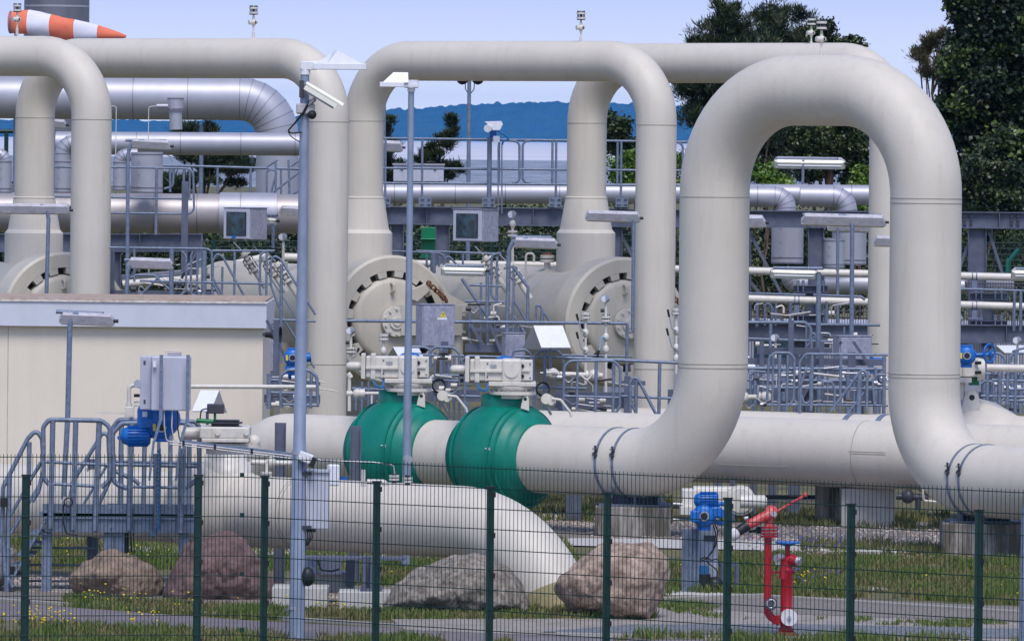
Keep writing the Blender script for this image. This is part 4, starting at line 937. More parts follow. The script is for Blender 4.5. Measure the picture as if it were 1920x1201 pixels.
# cream gear at the right edge
t = Thing('valve_gear', 'cream bolted valve gear under the blue handwheel at the right edge', 'valve gear', P(1820, 735, 119))
t.part('gear_housing', pmesh(pb, 1780, 671, 1834, 706, 119, .45), CREAM2, bevel=.02); t.part('end_flange', pmesh(pc, (1832, 692), (1846, 692), 22, 119.2, 36, 19), CREAM2)
t.part('spring_can', pmesh(pc, (1850, 689), (1990, 691), 7, 119.2), CREAM2); t.part('base_plate', pmesh(pb, 1782, 708, 1822, 717, 118.9, .55), CREAM2); t.part('pedestal', pmesh(pc, (1796, 717), (1796, 748), 14, 119.3), CREAM2)
m = MB()
for y in (680, 698): m.cyl(P(1830, y, 118.98), P(1838, y, 118.9), .03, n=6)
t.part('cap_screw', m, BLACK)
for x in (1793, 1806): t.part('rib', pmesh(pb, x, 675, x+3, 704, 118.93, .07), CREAM2)
t.part('green_mount', pmesh(pb, 1818, 703, 1836, 722, 119.2, .3), GREENB)
# cream spring can left of cabinet, right side
solo('spring_can', 'cream rounded spring can left of the right hand cabinet', 'valve gear', MB().slathe(P(1543, 697, 128), X, [(0, .0), (.02, .06), (.08, .09), (.35, .09)], 24), CREAM2, P(1550, 700, 128))
# ---- left platform valve gear and instruments (foreground)
Yf = 97.2
t = Thing('valve_gear', 'flat cream valve gear on the big valve behind the left platform', 'valve gear', P(425, 830, Yf))
t.part('gear_housing', pmesh(pb, 374, 800, 468, 822, Yf, .7), CREAM2, bevel=.02); t.part('base_plate', pmesh(pb, 378, 822, 466, 829, Yf-.02, .74), CREAM2, bevel=.01)
t.part('spring_can', pmesh(pc, (340, 812), (375, 812), 12, Yf+.3, 24), CREAM2); t.part('stop_dome', MB().ball(P(476, 827, Yf+.3), .09, 16), CREAM2)
t.part('pedestal', MB().cyl(P(432, 829, Yf+.4), P(432, 850, Yf+.4), .32, n=32).cyl(P(432, 833, Yf+.4), P(432, 838, Yf+.4), .40, n=32), CREAM2)
for x in (408, 462): t.part('screw_cap', pmesh(pc, (x, 811, -.03), (x, 811, .05), 5, Yf), CREAM2)
t.part('position_dial', pmesh(pb, 396, 788, 447, 798, Yf+.1, .4), BLACK); t.part('dial_band', pmesh(pb, 396, 791.8, 453, 794, Yf+.07, .44), DARK)
t.part('green_handle', MB().cyl(P(368, 788, Yf+.1), P(400, 790, Yf+.1), .03), GREENB); t.part('sensor_box', pmesh(pb, 388, 757, 420, 775, Yf+.15, .16), DARK, bevel=.01); t.part('sensor_post', pmesh(pc, (403, 775), (403, 788), 2.5, Yf+.2), GREENB)
t.part('cable', pt(MB(), [(390, 765), (377, 768), (375, 786)], .009, Yf+.1, 6), BLACK)
t = Thing('control_cabinet', 'pale grey back-to-view cabinet on angled struts above the blue actuator', 'cabinet', P(310, 768, 96.2), 'grey control cabinets')
t.part('case', MB().box(P(321, 718, 96.5), (.50, .32, .70), 0), CABP, bevel=.015); t.part('side_case', MB().box(P(279, 717, 96.7), (.15, .30, .69), -.25), CABP, bevel=.012)
for x in (302, 352): t.part('strut', MB().box(P(x, 726, 96.22), (.045, .03, .84)).bar(P(x, 783, 96.22), P(x-14, 830, 96.2), .045, .03).bar(P(x-14, 830, 96.2), P(x-22, 900, 96.2), .045, .03), GALV)
t.part('top_handle', MB().tube(route([P(310, 664, 96.4), P(311, 657, 96.4), P(341, 658, 96.4), P(342, 666, 96.4)], .03), .009, 6), CREAM2); t.part('rating_plate', pmesh(pb, 314, 661, 340, 667, 96.5, .05), STEEL)
for y in (680, 753): t.part('hinge', pmesh(pb, 269, y-4, 273, y+4, 96.3, .03), DARK)
t.part('white_catch', pmesh(pb, 287, 676, 293, 688, 96.28, .03), WHITE)
for x, x2 in ((308, 308), (323, 322), (333, 333)): t.part('cable', pt(MB(), [(x, 767), (x2, 800), (x2+4, 826, .05), (x2+24, 829, .05)], .008, 96.4, 8), CREAM2 if x < 330 else BLACK)
t = Thing('instrument_pipe', 'cream elbow pipe with flanged valve left of the grey cabinet', 'pipe', P(243, 800, 99))
t.part('pipe_run', pt(MB(), [(242, 850), (242, 722), (268, 722)], .028, 99, 8), CREAM2); t.part('valve_block', pmesh(pb, 234, 762, 251, 783, 98.95, .12), CREAM2, bevel=.01); t.part('collar', pmesh(pc, (242, 756), (242, 763), 6, 99), CREAM2)
t.part('hub', MB().cyl(P(247, 775, 98.9), P(247, 775, 98.8), .03), CREAM2); t.part('long_lever', MB().bar(P(180, 773, 98.9), P(235, 774.5, 98.9), .01, .02), CREAM2)
t.part('gauge', MB().cyl(P(258, 719, 98.8), P(262, 720, 98.9), .055), STEEL)
for y in (752, 759): t.part('flange', pmesh(pc, (259, y), (259, y+3), 8, 99), CREAM2)
t.part('needle_valve', pmesh(pc, (251, 741), (262, 741), 3, 98.9), BLACK)
line_pipe('long cream conduit running from the cabinet behind the first mast', 120.2, [(352, 724), (592, 725)], 4, group='thin cream lines')
t = Thing('tube_tray', 'steel cable tray with two bright tubes sloping from the cabinet to the mast', 'cable tray', P(450, 835, 96))
t.part('tray', MB().bar(P(340, 826, 96.1), P(550, 851, 96.1), .10, .03), GALV)
for dy in (0, 4.5): t.part('bright_tube', MB().cyl(P(318, 827+dy, 96), P(560, 856+dy, 96), .008), STEEL)
for x in (344, 403, 472): t.part('tube_clip', MB().box(P(x, 830+(x-344)*.118, 95.95), (.03, .03, .07)), BLACK)
# valve stem flanges visible above the foreground pipe
t = Thing('bleed_manifold', 'bright tube and little flanges standing on the foreground pipe', 'pipe', P(690, 905, 96.4))
t.part('tube', pt(MB(), [(560, 852, 0), (605, 863), (700, 866), (738, 871), (740, 888)], .009, 96.4, 8), STEEL)
for x, y in ((739, 890), (764, 894)):
    for dy in (0, 6): t.part('flange', pmesh(pc, (x, y+dy), (x, y+dy+4), 9.5, 96.5, 24), CREAM2)
    t.part('stud_bolt', pmesh(pc, (x, y-4), (x, y+15), 5, 96.5, 8), DARK)
t.part('gauge', MB().cyl(P(767, 861, 96.3), P(763, 860, 96.4), .05), STEEL); t.part('gauge_neck', pmesh(pc, (765, 867), (765, 890), 1.8, 96.4), STEEL)
t.part('lever_valve', pt(MB(), [(681, 912), (681, 880)], .03, 96.5), CREAM2); t.part('branch', pt(MB(), [(688, 902), (722, 903), (722, 910)], .033, 96.5, 5), CREAM2)
t.part('mini_box', MB().box(P(625, 890, 97.2), (.16, .1, .28)), WHITE, bevel=.02); t.part('blue_band', MB().box(P(645, 896, 97), (.07, .05, .04), .6), BLUE)
t = Thing('bleed_manifold', 'cream sampling pipework above the foreground pipe left of the first mast', 'pipe', P(500, 890, 97))
t.part('run', pt(MB(), [(470, 866), (548, 868)], .035, 97.4), CREAM2); t.part('ball_body', MB().ball(P(508, 866, 97.4), .07, 16), CREAM2)
for dy in (0, 6): t.part('flange', pmesh(pc, (500, 884+dy), (500, 888+dy), 11, 97.3, 24), CREAM2)
t.part('neck', pmesh(pc, (500, 868), (500, 905), 3, 97.3), CREAM2)
for x, y0, y1, Y_ in ((526, 792, 900, 100.5), (667, 798, 905, 100.2), (175, 860, 900, 101)):
    a = P(x, y0, Y_); solo('steel_post', 'galvanised channel post at x' if 0 else {526: 'steel channel post before the low pipe left of the first mast', 667: 'steel channel post in front of the first green valve', 175: 'steel channel post behind the left platform'}[x], 'post', MB().ibeam(a, up(a, 0), .14, .15, .012, up=X), GALVD, up(a, 0))
# ================================================================ RAILINGS AND STAIRS
def frame(label, Y, segs, name='guard_railing', cat='railing', group='galvanised railings', rm=.022, mat=None, dY=0):
    s = F_PX/Y; p0 = segs[0][1][0]; t = Thing(name, label, cat, P(p0[0], p0[1], Y), group)
    for sg in segs:
        R = sg[2] if len(sg) > 2 else 0; r = sg[3] if len(sg) > 3 else rm
        t.part(sg[0], pt(MB(), sg[1], r, Y, R, 8), mat or GALV)
    return t
H, PO, MR, LO = 'handrail', 'post', 'mid_rail', 'rail_loop'
def posts(xs, y0, y1, n=PO): return [(n, [(x, y0+.01*(x-xs[0])), (x-(y1-y0)*.008, y1+.01*(x-xs[0]))]) for x in xs]
def loopseg(x0, y0, x1, y1, R=14, off=0): return (LO, [(x0+4, y1), (x0, y1-R*.0), (x0, y0), (x1, y0+.01*(x1-x0)), (x1, y1), (x1-10, y1)], R)
frame('upper walkway railing running behind the middle and right tall legs', 147.3,
      [(H, [(700, 262), (712, 259), (1290, 266)]), (MR, [(700, 315), (1290, 320)]), (MR, [(700, 340), (715, 343), (1290, 348)])]+posts([723, 792, 917, 1043, 1165], 260, 380)
      +[(LO, [(948, 262), (974, 266), (974, 340), (960, 343)], 10), (LO, [(1000, 262), (980, 266), (980, 340), (995, 343)], 10), (LO, [(1262, 266), (1280, 268), (1280, 340)], 12)]+posts([1036, 1158, 936], 262, 345), rm=.024)
frame('short railing with rounded end on the rack behind the first mast loop', 146.8,
      [(H, [(205, 313), (362, 316), (364, 395), (352, 402)], 14), (MR, [(205, 370), (360, 373)]), (MR, [(205, 399), (345, 401)]), (PO, [(294, 315), (292, 440)], 0, .03), (PO, [(345, 318), (343, 440)], 0, .026), (PO, [(356, 318), (355, 375)], 0, .02), (H, [(60, 312), (135, 313)]), (MR, [(60, 368), (135, 369)])])
frame('rear railing under the silver elbow before the dark pine', 151.5,
      [(H, [(306, 310), (565, 317)]), (LO, [(326, 316), (324, 350), (308, 354)], 8)]+posts([408, 470], 314, 362)+[(PO, [(319, 318), (319, 360)])], rm=.026)
frame('stair railing crossing the silver drop pipe left of the first mast', 151,
      [(LO, [(500, 362), (500, 318), (520, 318), (508, 362)], 7), (PO, [(517, 302), (517, 364)]), (PO, [(527, 318), (527, 366)]), (PO, [(541, 300), (543, 366)]), ('stair_rail', [(500, 313), (520, 300)]), ('stair_rail', [(545, 312), (562, 300)]), ('stringer', [(510, 362), (562, 322)]), ('stringer', [(545, 366), (562, 356)])])
frame('railing cluster behind the building roof left of the stairs', 137.5,
      [(H, [(205, 464), (385, 466), (397, 470), (398, 556), (390, 560)], 12), (MR, [(262, 526), (400, 530)]), (MR, [(262, 556), (396, 560)]), (PO, [(322, 467), (321, 560)], 0, .045), (PO, [(383, 469), (382, 562)], 0, .05),
       (PO, [(252, 466), (252, 528)]), ('brace', [(262, 555), (300, 517), (322, 516)], 8), ('brace', [(245, 520), (258, 515), (290, 516), (320, 545)], 8), (LO, [(340, 470), (349, 480), (349, 545), (335, 557)], 9), (LO, [(362, 472), (358, 480), (358, 552), (372, 556)], 6), (LO, [(371, 474), (369, 545), (377, 558)], 8)])
frame('sloping stair railing behind the roof left of the boxed gauge post', 136.5,
      [(H, [(398, 470), (515, 470)]), ('stair_rail', [(416, 562), (399, 530), (399, 490), (407, 474), (418, 482), (463, 564)], 9), (PO, [(417, 500), (416, 566)]), (PO, [(440, 472), (439, 565)]), (MR, [(382, 529), (510, 532)]), (MR, [(405, 560), (500, 562)]), ('stair_rail', [(400, 522), (424, 566)]),
       (LO, [(514, 470), (488, 472), (487, 550), (495, 560), (514, 562)], 12)])
frame('sloping stair railing between the flange clusters and the first mast', 135.5,
      [('stair_rail', [(524, 578), (508, 535), (508, 490), (514, 478), (526, 486), (592, 590)], 9), (PO, [(528, 495), (526, 680)], 0, .03), ('stringer', [(510, 525), (575, 625)], 0, .014), (MR, [(497, 598), (592, 602)]), ('stringer', [(528, 592), (590, 690)], 0, .018), (PO, [(500, 475), (499, 565)])])
frame('railing behind the middle vessel top with rounded end', 144.5,
      [(H, [(718, 470), (820, 474), (833, 478), (834, 505)], 10), (H, [(780, 470), (940, 476)]), (PO, [(868, 475), (868, 498)]), (PO, [(800, 474), (800, 500)]), (PO, [(812, 474), (812, 512)], 0, .055), (PO, [(824, 478), (823, 500)]), (LO, [(832, 500), (834, 484), (842, 480), (860, 500)], 6)])
frame('stair railing falling between the middle vessel and the right vessel', 137.2,
      [('stair_rail', [(866, 522), (920, 602)], 0, .03), (PO, [(902, 530), (901, 660)]), (PO, [(914, 505), (914, 660)], 0, .036), (LO, [(938, 474), (922, 478), (921, 552), (932, 565), (944, 566)], 8), (PO, [(932, 480), (931, 660)], 0, .025), (MR, [(880, 534), (940, 536)]), (MR, [(872, 564), (945, 566)]),
       (MR, [(880, 602), (946, 603)], 0, .03), ('stringer', [(882, 606), (912, 655)]), ('stringer', [(880, 640), (900, 661)]), (PO, [(881, 590), (880, 660)])])
frame('narrow stair rail at the left edge of the right vessel', 136.8,
      [('stair_rail', [(961, 498), (991, 540)], 0, .03), (PO, [(963, 500), (962, 650)]), (PO, [(990, 538), (989, 610)], 0, .03), ('stringer', [(962, 560), (986, 600)]), ('stair_rail', [(1004, 605), (1006, 563), (1031, 602)], 4), (PO, [(1017, 582), (1016, 605)], 0, .035), ('stringer', [(961, 588), (985, 626)])])
frame('long straight rail crossing in front of both vessel closures', 126.5, [(H, [(650, 601), (1176, 606), (1175, 700)], 3, .027), (MR, [(1050, 665), (1185, 668)], 0, .018), (PO, [(1176, 606), (1174, 790)])])
frame('pair of hooped railing ends right of the first valve gear', 121.8,
      [(LO, [(770, 650), (795, 650), (808, 655), (808, 690)], 10), (LO, [(804, 720), (804, 662), (815, 650), (850, 651), (861, 662), (861, 720)], 11), (PO, [(827, 652), (826, 765)], 0, .027), (PO, [(816, 660), (815, 760)]), (MR, [(770, 664), (870, 667)]), (MR, [(815, 702), (870, 704)]), (PO, [(842, 670), (841, 790)], 0, .02), (PO, [(852, 670), (851, 790)], 0, .02),
       (LO, [(865, 700), (866, 675), (876, 667), (940, 669)], 9), (MR, [(800, 712), (865, 714)]), (PO, [(862, 700), (861, 800)])])
frame('pair of hooped railing ends right of the second valve gear', 121.4,
      [(LO, [(962, 668), (962, 657), (985, 655), (996, 664), (998, 700)], 8), (LO, [(1000, 715), (1001, 668), (1012, 657), (1046, 657), (1056, 668), (1057, 720)], 11), (PO, [(1022, 658), (1021, 775)], 0, .027), (MR, [(965, 668), (1070, 670)]), (PO, [(985, 700), (984, 790)]), (PO, [(1002, 700), (1001, 795)]), (MR, [(1000, 725), (1100, 728)]), (PO, [(1032, 760), (1031, 800)], 0, .025)])
frame('large rounded gate railing left of the big loop leg', 120.6,
      [(LO, [(1100, 778), (1066, 778), (1056, 768), (1058, 688), (1068, 676), (1150, 676), (1163, 688), (1162, 762), (1150, 780)], 14), (MR, [(1056, 742), (1160, 745)]), (MR, [(1075, 773), (1155, 779)]), (PO, [(1083, 678), (1081, 792)]), (PO, [(1118, 678), (1116, 794)], 0, .028), (PO, [(1151, 680), (1149, 795)], 0, .026)])
frame('straight railing running from the gate railing to the big loop leg', 121.0,
      [(H, [(1055, 670), (1275, 680)], 0, .026), (MR, [(1160, 742), (1275, 747)]), (MR, [(1160, 776), (1262, 781)]), (PO, [(1237, 680), (1235, 800)], 0, .029)])
frame('falling stair rail with hooped top left of the big loop leg', 120.8,
      [('stair_rail', [(1182, 795), (1181, 718), (1188, 707), (1196, 710), (1240, 795)], 8, .026), ('stair_rail', [(1181, 752), (1204, 795)]), (PO, [(1193, 712), (1192, 795)], 0, .028)])
frame('tall railing panel with many posts right of the big loop leg', 121.5,
      [(LO, [(1438, 752), (1442, 670), (1452, 661), (1480, 661), (1490, 672), (1488, 750), (1478, 760)], 10), (LO, [(1500, 750), (1499, 680), (1510, 663), (1665, 665)], 12), (LO, [(1502, 740), (1508, 758), (1520, 752), (1519, 700)], 8), (MR, [(1438, 726), (1665, 728)], 0, .018), (MR, [(1438, 758), (1665, 760)], 0, .018),
       (PO, [(1450, 664), (1448, 770)]), (PO, [(1462, 664), (1460, 770)], 0, .03), (PO, [(1477, 664), (1475, 770)]), (PO, [(1500, 700), (1498, 770)], 0, .03), (PO, [(1523, 665), (1521, 770)], 0, .03), (PO, [(1577, 665), (1575, 775)], 0, .026), (PO, [(1658, 668), (1657, 775)], 0, .03)])
frame('hooped stair rails in front of the right hand cabinet', 121.0,
      [('stair_rail', [(1558, 770), (1612, 698), (1620, 692), (1626, 705), (1625, 770)], 8, .026), (PO, [(1612, 700), (1610, 775)], 0, .045), ('stair_rail', [(1500, 772), (1502, 720), (1512, 692), (1520, 692)], 5), (LO, [(1640, 760), (1636, 712), (1645, 702), (1660, 702)], 8), (LO, [(1540, 720), (1545, 715), (1560, 716), (1565, 730), (1564, 770)], 6), ('stair_rail', [(1590, 775), (1620, 735)])])
frame('second row railing under the dark beam at the right', 132,
      [(H, [(1388, 604), (1510, 604), (1520, 615), (1522, 660)], 8, .03), (H, [(1510, 608), (1650, 609)], 0, .026), (MR, [(1390, 634), (1560, 640)], 0, .022), (PO, [(1445, 606), (1444, 700)], 0, .03), (PO, [(1512, 610), (1511, 700)]), (PO, [(1583, 612), (1582, 640)]), (PO, [(1398, 606), (1397, 700)]), (LO, [(1516, 640), (1520, 625), (1528, 625), (1532, 650)], 4), ('brace', [(1498, 668), (1530, 628)], 0, .016)])
frame('middle height railing between the cream lines', 141,
      [(H, [(1380, 549), (1510, 553)], 0, .026), (H, [(1525, 553), (1615, 556), (1622, 562)], 4, .026), (PO, [(1455, 565), (1454, 610)]), (PO, [(1482, 565), (1481, 610)], 0, .03), (PO, [(1550, 565), (1549, 606)], 0, .03), (LO, [(1434, 610), (1434, 572), (1440, 568), (1447, 574), (1447, 610)], 4), (PO, [(1420, 565), (1419, 612)], 0, .03), (H, [(1790, 541), (1925, 545)], 0, .022), (PO, [(1902, 545), (1901, 620)], 0, .03), (PO, [(1914, 545), (1913, 620)], 0, .03)])
frame('right edge railing cluster beside the cream gear', 121.2,
      [(LO, [(1850, 662), (1875, 662), (1884, 672), (1884, 690)], 8), (LO, [(1892, 690), (1893, 672), (1900, 662), (1925, 662)], 8), (LO, [(1905, 668), (1908, 655), (1925, 651)], 5), (LO, [(1838, 720), (1846, 714), (1862, 715), (1864, 760)], 5), (PO, [(1875, 690), (1873, 770)], 0, .038), (PO, [(1852, 700), (1851, 770)], 0, .03), (PO, [(1890, 690), (1888, 775)], 0, .03), (PO, [(1905, 655), (1903, 775)], 0, .03), (MR, [(1840, 742), (1925, 744)]), (MR, [(1885, 750), (1925, 752)]), (LO, [(1884, 715), (1892, 730), (1925, 729)], 6), (MR, [(1860, 712), (1925, 714)])])
frame('hooped railing behind the first mast beside the blue actuator', 121,
      [(LO, [(527, 765), (525, 705), (540, 693), (580, 694), (594, 705), (596, 760)], 12, .028), (PO, [(584, 700), (582, 765)], 0, .028), (MR, [(530, 758), (598, 760)]), (LO, [(505, 712), (522, 712), (528, 722)], 5), (PO, [(505, 700), (504, 766)], 0, .04), (PO, [(572, 700), (572, 765)], 0, .03), (MR, [(500, 735), (560, 737)]), (MR, [(560, 741), (596, 742)])])
frame('low rails seen between the valve gears', 121.3, [(PO, [(679, 715), (678, 770)]), (PO, [(691, 715), (690, 770)]), (MR, [(660, 728), (730, 730)], 0, .018), (PO, [(668, 740), (667, 768)]), (MR, [(865, 742), (900, 743)]), (PO, [(872, 680), (871, 800)])])
frame('dense inner railing deeper behind the right railing panel', 123.2,
      [(MR, [(1400, 690), (1660, 692)], 0, .03), (MR, [(1400, 712), (1660, 714)]), (LO, [(1408, 760), (1407, 702), (1415, 696), (1436, 697)], 6), (PO, [(1416, 700), (1415, 775)], 0, .035), (PO, [(1431, 700), (1430, 775)]), (PO, [(1470, 690), (1469, 775)], 0, .04), (PO, [(1490, 690), (1489, 775)]), (PO, [(1536, 690), (1535, 775)], 0, .04), (PO, [(1552, 690), (1551, 775)]),
       (PO, [(1590, 690), (1589, 775)], 0, .04), (PO, [(1602, 690), (1601, 775)]), (PO, [(1642, 690), (1641, 775)], 0, .04), (PO, [(1650, 690), (1649, 775)])])
frame('inner posts behind the right edge railing cluster', 123, [(PO, [(1846, 690), (1845, 775)], 0, .03), (PO, [(1862, 690), (1861, 775)], 0, .04), (PO, [(1898, 690), (1897, 775)], 0, .035), (PO, [(1914, 690), (1913, 775)], 0, .04), (MR, [(1840, 700), (1925, 702)], 0, .026)])
# dark steel framing under those walkways
def steel(label, Y, boxes_, diag=(), name='walkway_frame', mat=None):
    t = Thing(name, label, 'steel frame', P(boxes_[0][0], boxes_[0][3], Y), 'walkway steel frames')
    for b in boxes_: t.part('beam' if (b[2]-b[0]) > (b[3]-b[1]) else 'column', pmesh(pb, *b, Y+(.3 if (b[2]-b[0]) > (b[3]-b[1]) else 0), .16), mat or GALVD)
    for a, b, c, d, w in diag: t.part('brace', MB().bar(P(a, b, Y+.2), P(c, d, Y+.2), w/(F_PX/Y), .05), GALVD)
    return t
steel('dark platform edge left of the gate railing', 122.2, [(1040, 735, 1175, 765), (1170, 705, 1182, 830), (1046, 720, 1060, 830), (1165, 714, 1210, 722), (1252, 730, 1262, 830)])
steel('dark platform edge between the two green valves', 122.6, [(800, 730, 900, 752), (660, 725, 735, 750), (826, 640, 840, 735)], [(705, 700, 760, 740, 9)])
steel('dark platform behind the right railing panel', 124, [(1400, 672, 1660, 684), (1410, 712, 1650, 722), (1478, 600, 1488, 760), (1590, 660, 1604, 760), (1640, 690, 1650, 760), (1424, 640, 1432, 760), (1420, 652, 1560, 664), (1430, 690, 1570, 700), (1400, 730, 1660, 760), (1535, 640, 1545, 760)], [(1490, 770, 1530, 700, 8), (1600, 640, 1640, 700, 6)])
steel('dark platform at the right edge behind the railings', 124, [(1840, 700, 1930, 712), (1836, 735, 1930, 752), (1846, 650, 1853, 760)])
steel('dark platform behind the first mast and building corner', 124.5, [(500, 715, 600, 722), (495, 740, 600, 755), (512, 600, 522, 760)], [(500, 600, 545, 690, 12)])
steel('dark walkway between the vessels', 136.5, [(880, 615, 985, 622), (872, 645, 985, 660), (985, 600, 1000, 606)], [(900, 640, 880, 600, 6), (940, 660, 920, 610, 7)])
steel('dark walkway behind the roof and left vessel', 139.5, [(205, 545, 400, 552), (200, 470, 214, 545), (205, 553, 400, 562), (340, 340, 352, 510)], [(330, 540, 370, 470, 5)])
frame('white mesh panels and pipe glimpsed behind the right walkways', 149, [('rail', [(1380, 580), (1660, 584)], 0, .012), ('rail', [(1380, 592), (1660, 596)], 0, .012)]+[('wire', [(1384+i*5, 570), (1384+i*5, 700)], 0, .006) for i in range(54)], name='mesh_barrier', cat='barrier', mat=DARK)
frame('dense wire barrier beyond the right edge pipes', 149, [('rail', [(1790, 530), (1930, 532)], 0, .012), ('rail', [(1790, 590), (1930, 592)], 0, .012)]+[('wire', [(1792+i*5, 528), (1792+i*5, 690)], 0, .006) for i in range(27)], name='mesh_barrier', cat='barrier', mat=DARK)
t = Thing('far_building', 'long low pale building seen through the walkway gaps at the right', 'building', (9, 172, 0))
t.part('wall', MB().box((9, 174, .9), (16, 3, 1.8)), M('grey lilac render', (.30, .31, .38), .8)); t.part('roof', MB().box((9, 174, 1.83), (16.2, 3.2, .06)), CABP)
for i in range(7): t.part('window', MB().box((2+i*2.1, 172.48, 1.25), (1.1, .06, .5)), GLASSD)
# random small tubing and cables among the valves
random.seed(77)
def tubing(label, x0, x1, y0, y1, Y, n, seed):
    random.seed(seed); t = Thing('impulse_tubing', label, 'tubing', P((x0+x1)/2, y1, Y), 'impulse tubing bundles')
    for k in range(n):
        x = random.uniform(x0, x1); y = random.uniform(y0, y1); L = random.uniform(20, 60)*random.choice((-1, 1)); q = random.random()
        if q < .5: pts_ = [(x, y), (x+L, y+abs(L)*random.choice((.02, .15, -.12)))]
        elif q < .8: pts_ = [(x, y), (x, y-random.uniform(8, 24)), (x+L*.6, y-random.uniform(8, 24))]
        else: pts_ = [(x, y), (x+L*.3, y+10), (x+L*.6, y-2)]
        t.part('tube', pt(MB(), pts_, random.choice((.008, .012, .02)), Y+random.uniform(-.3, .3), 5, 6), random.choice((STEEL, CREAM2, BLACK, STEEL, CREAM2)))
        if random.random() < .5:
            c = P(x, y, Y-.1); t.part('fitting', MB().cyl(c-X*.05, c+X*.05, random.uniform(.03, .055), n=10), random.choice((CREAM2, CREAM2, STEEL, DARK)))
    return t
tubing('tangle of thin tubes and fittings between the two valve gears', 815, 870, 670, 750, 121.6, 14, 1)
tubing('tangle of thin tubes and fittings right of the second valve gear', 1005, 1150, 690, 775, 122, 22, 2)
tubing('tangle of thin tubes under the right railing panel', 1405, 1660, 690, 760, 122.6, 30, 3)
tubing('tangle of thin tubes at the right edge', 1850, 1925, 700, 765, 122, 16, 4)
tubing('tangle of thin tubes between building and first tall leg', 497, 595, 700, 760, 122.2, 14, 5)
tubing('tangle of small pipes behind the roof railings', 240, 400, 490, 555, 138.5, 18, 6)
tubing('small pipes and fittings between the vessels', 870, 985, 560, 650, 137, 16, 7)
tubing('thin pipes right of the leg on the dark walkway', 1400, 1640, 580, 650, 133, 18, 8)
for lab, pts_, Yq in (('cream sampling pipe with two fat fittings behind the gate railing', [(1020, 700), (1130, 704)], 122.8), ('cream sampling pipe left of the right railing panel', [(1385, 745), (1445, 743)], 122.8)):
    t = Thing('sampling_pipe', lab, 'pipe', P(*pts_[0], Yq), 'cream sampling pipes'); t.part('tube', pt(MB(), pts_, .045, Yq, 0, 14), CREAM2)
    for f in (.15, .85):
        c = P(pts_[0][0]+(pts_[1][0]-pts_[0][0])*f, pts_[0][1]+(pts_[1][1]-pts_[0][1])*f, Yq); t.part('ball_body', MB().ball(c, .10, 16).cyl(c-X*.13, c-X*.09, .085), CREAM2)

# ================================================================ TUBE LAMPS
def tube_lamp(label, a, b, h, Y, face, pole=None, bar=None, polew=.032, caps=True, dY=0):
    """a, b: ends of the body's axis; face 'away' shows the housing's back, 'to' shows the diffuser"""
    s = F_PX/Y; A, B = P(*a, Y), P(*b, Y+dY); ax = (B-A).normalized(); L = (B-A).length; hh = h/s*(.84 if face == 'away' else .9)
    t = Thing('tube_lamp', label, 'lamp', up(A.lerp(B, .5), 0 if pole else A.z), 'tube lamps on bent poles')
    N = V((0, .58, -.81)).normalized() if face == 'away' else V((0, -.88, -.47))
    N = (N-ax*N.dot(ax)).normalized(); U = N.cross(ax).normalized(); U = U if U.z > 0 or face == 'away' else -U
    def sec(x, k, n0, n1, wa, wb): c = A+ax*x; return [c+U*wa*hh*k+N*n0*hh, c-U*wa*hh*k+N*n0*hh, c-U*wb*hh*k+N*n1*hh, c+U*wb*hh*k+N*n1*hh]
    def loft(ss):
        m = MB(); vs = [p for q in ss for p in q]; n = len(ss)
        fs = [(i*4+j, i*4+(j+1) % 4, i*4+4+(j+1) % 4, i*4+4+j) for i in range(n-1) for j in range(4)]+[(3, 2, 1, 0), tuple(range(n*4-4, n*4))]
        return m.add(vs, fs)
    e = .35*hh
    t.part('housing', loft([sec(-e*.2, .9, 0, -.15, .5, .4), sec(e, 1, 0, -.95, .55, .32), sec(L-e, 1, 0, -.95, .55, .32), sec(L+e*.2, .9, 0, -.15, .5, .4)]), LHOUS)
    d = t.part('diffuser', loft([sec(0, .9, .02, .12, .48, .4), sec(e*.8, 1, .02, .32, .5, .34), sec(L-e*.8, 1, .02, .32, .5, .34), sec(L, .9, .02, .12, .48, .4)]), DIFF)
    if face == 'to': t.part('tube', MB().cyl(A+ax*e+N*.325*hh, A+ax*(L-e)+N*.325*hh, .07*hh, n=10), WHITE, d)
    if bar:
        (x0, y0), (x1, y1) = bar; p0, p1 = P(x0, y0, Y-.02), P(x1, y1, Y-.02)
        t.part('bracket_bar', MB().cyl(p0, p1, .027, n=12), GALV); t.part('end_plug', MB().cyl(p1, p1+(p1-p0).normalized()*.02, .026, n=10), BLACK)
        for f in (.3, .72):
            c = p0.lerp(p1, f); t.part('hanger', MB().torus(c, X, .032, .007, 14, 6).box(c-Z*.05, (.04, .03, .05)), STEEL)
    if pole: t.part('pole', pt(MB(), pole, polew, Y-.05, 14, 12), GALV)
    if caps:
        q = B+ax*(-.01)+V((0, -hh*.35, hh*.15)); t.part('cable_gland', MB().cyl(q, q+ax*.07, .025, n=10), BLACK)
    return t
tube_lamp('tube lamp on a tall pole before the cream wall', (112, 600), (214, 604), 21, 99.5, 'away', [(147, 587), (134, 592), (131, 612), (127, 780), (119, 935)], [(105, 584), (192, 588)], .036)
tube_lamp('tube lamp beside the wide silver box, on a long pole', (244, 272), (320, 276), 16, 137, 'away', [(271, 264), (246, 266), (240, 290), (239, 470), (238, 560)], [(235, 263), (310, 264)], .034)
tube_lamp('tube lamp at the left frame edge, pole behind the leftmost leg', (-30, 394), (131, 396), 17, 133, 'away', [(75, 386), (88, 388), (91, 410), (87, 555)], [(-30, 385), (131, 388)], .036)
tube_lamp('tube lamp low behind the roof on a short bent pole', (240, 496), (324, 499), 18, 131, 'away', [(271, 489), (245, 491), (239, 512), (237, 565)], [(233, 487), (312, 489)], .036)
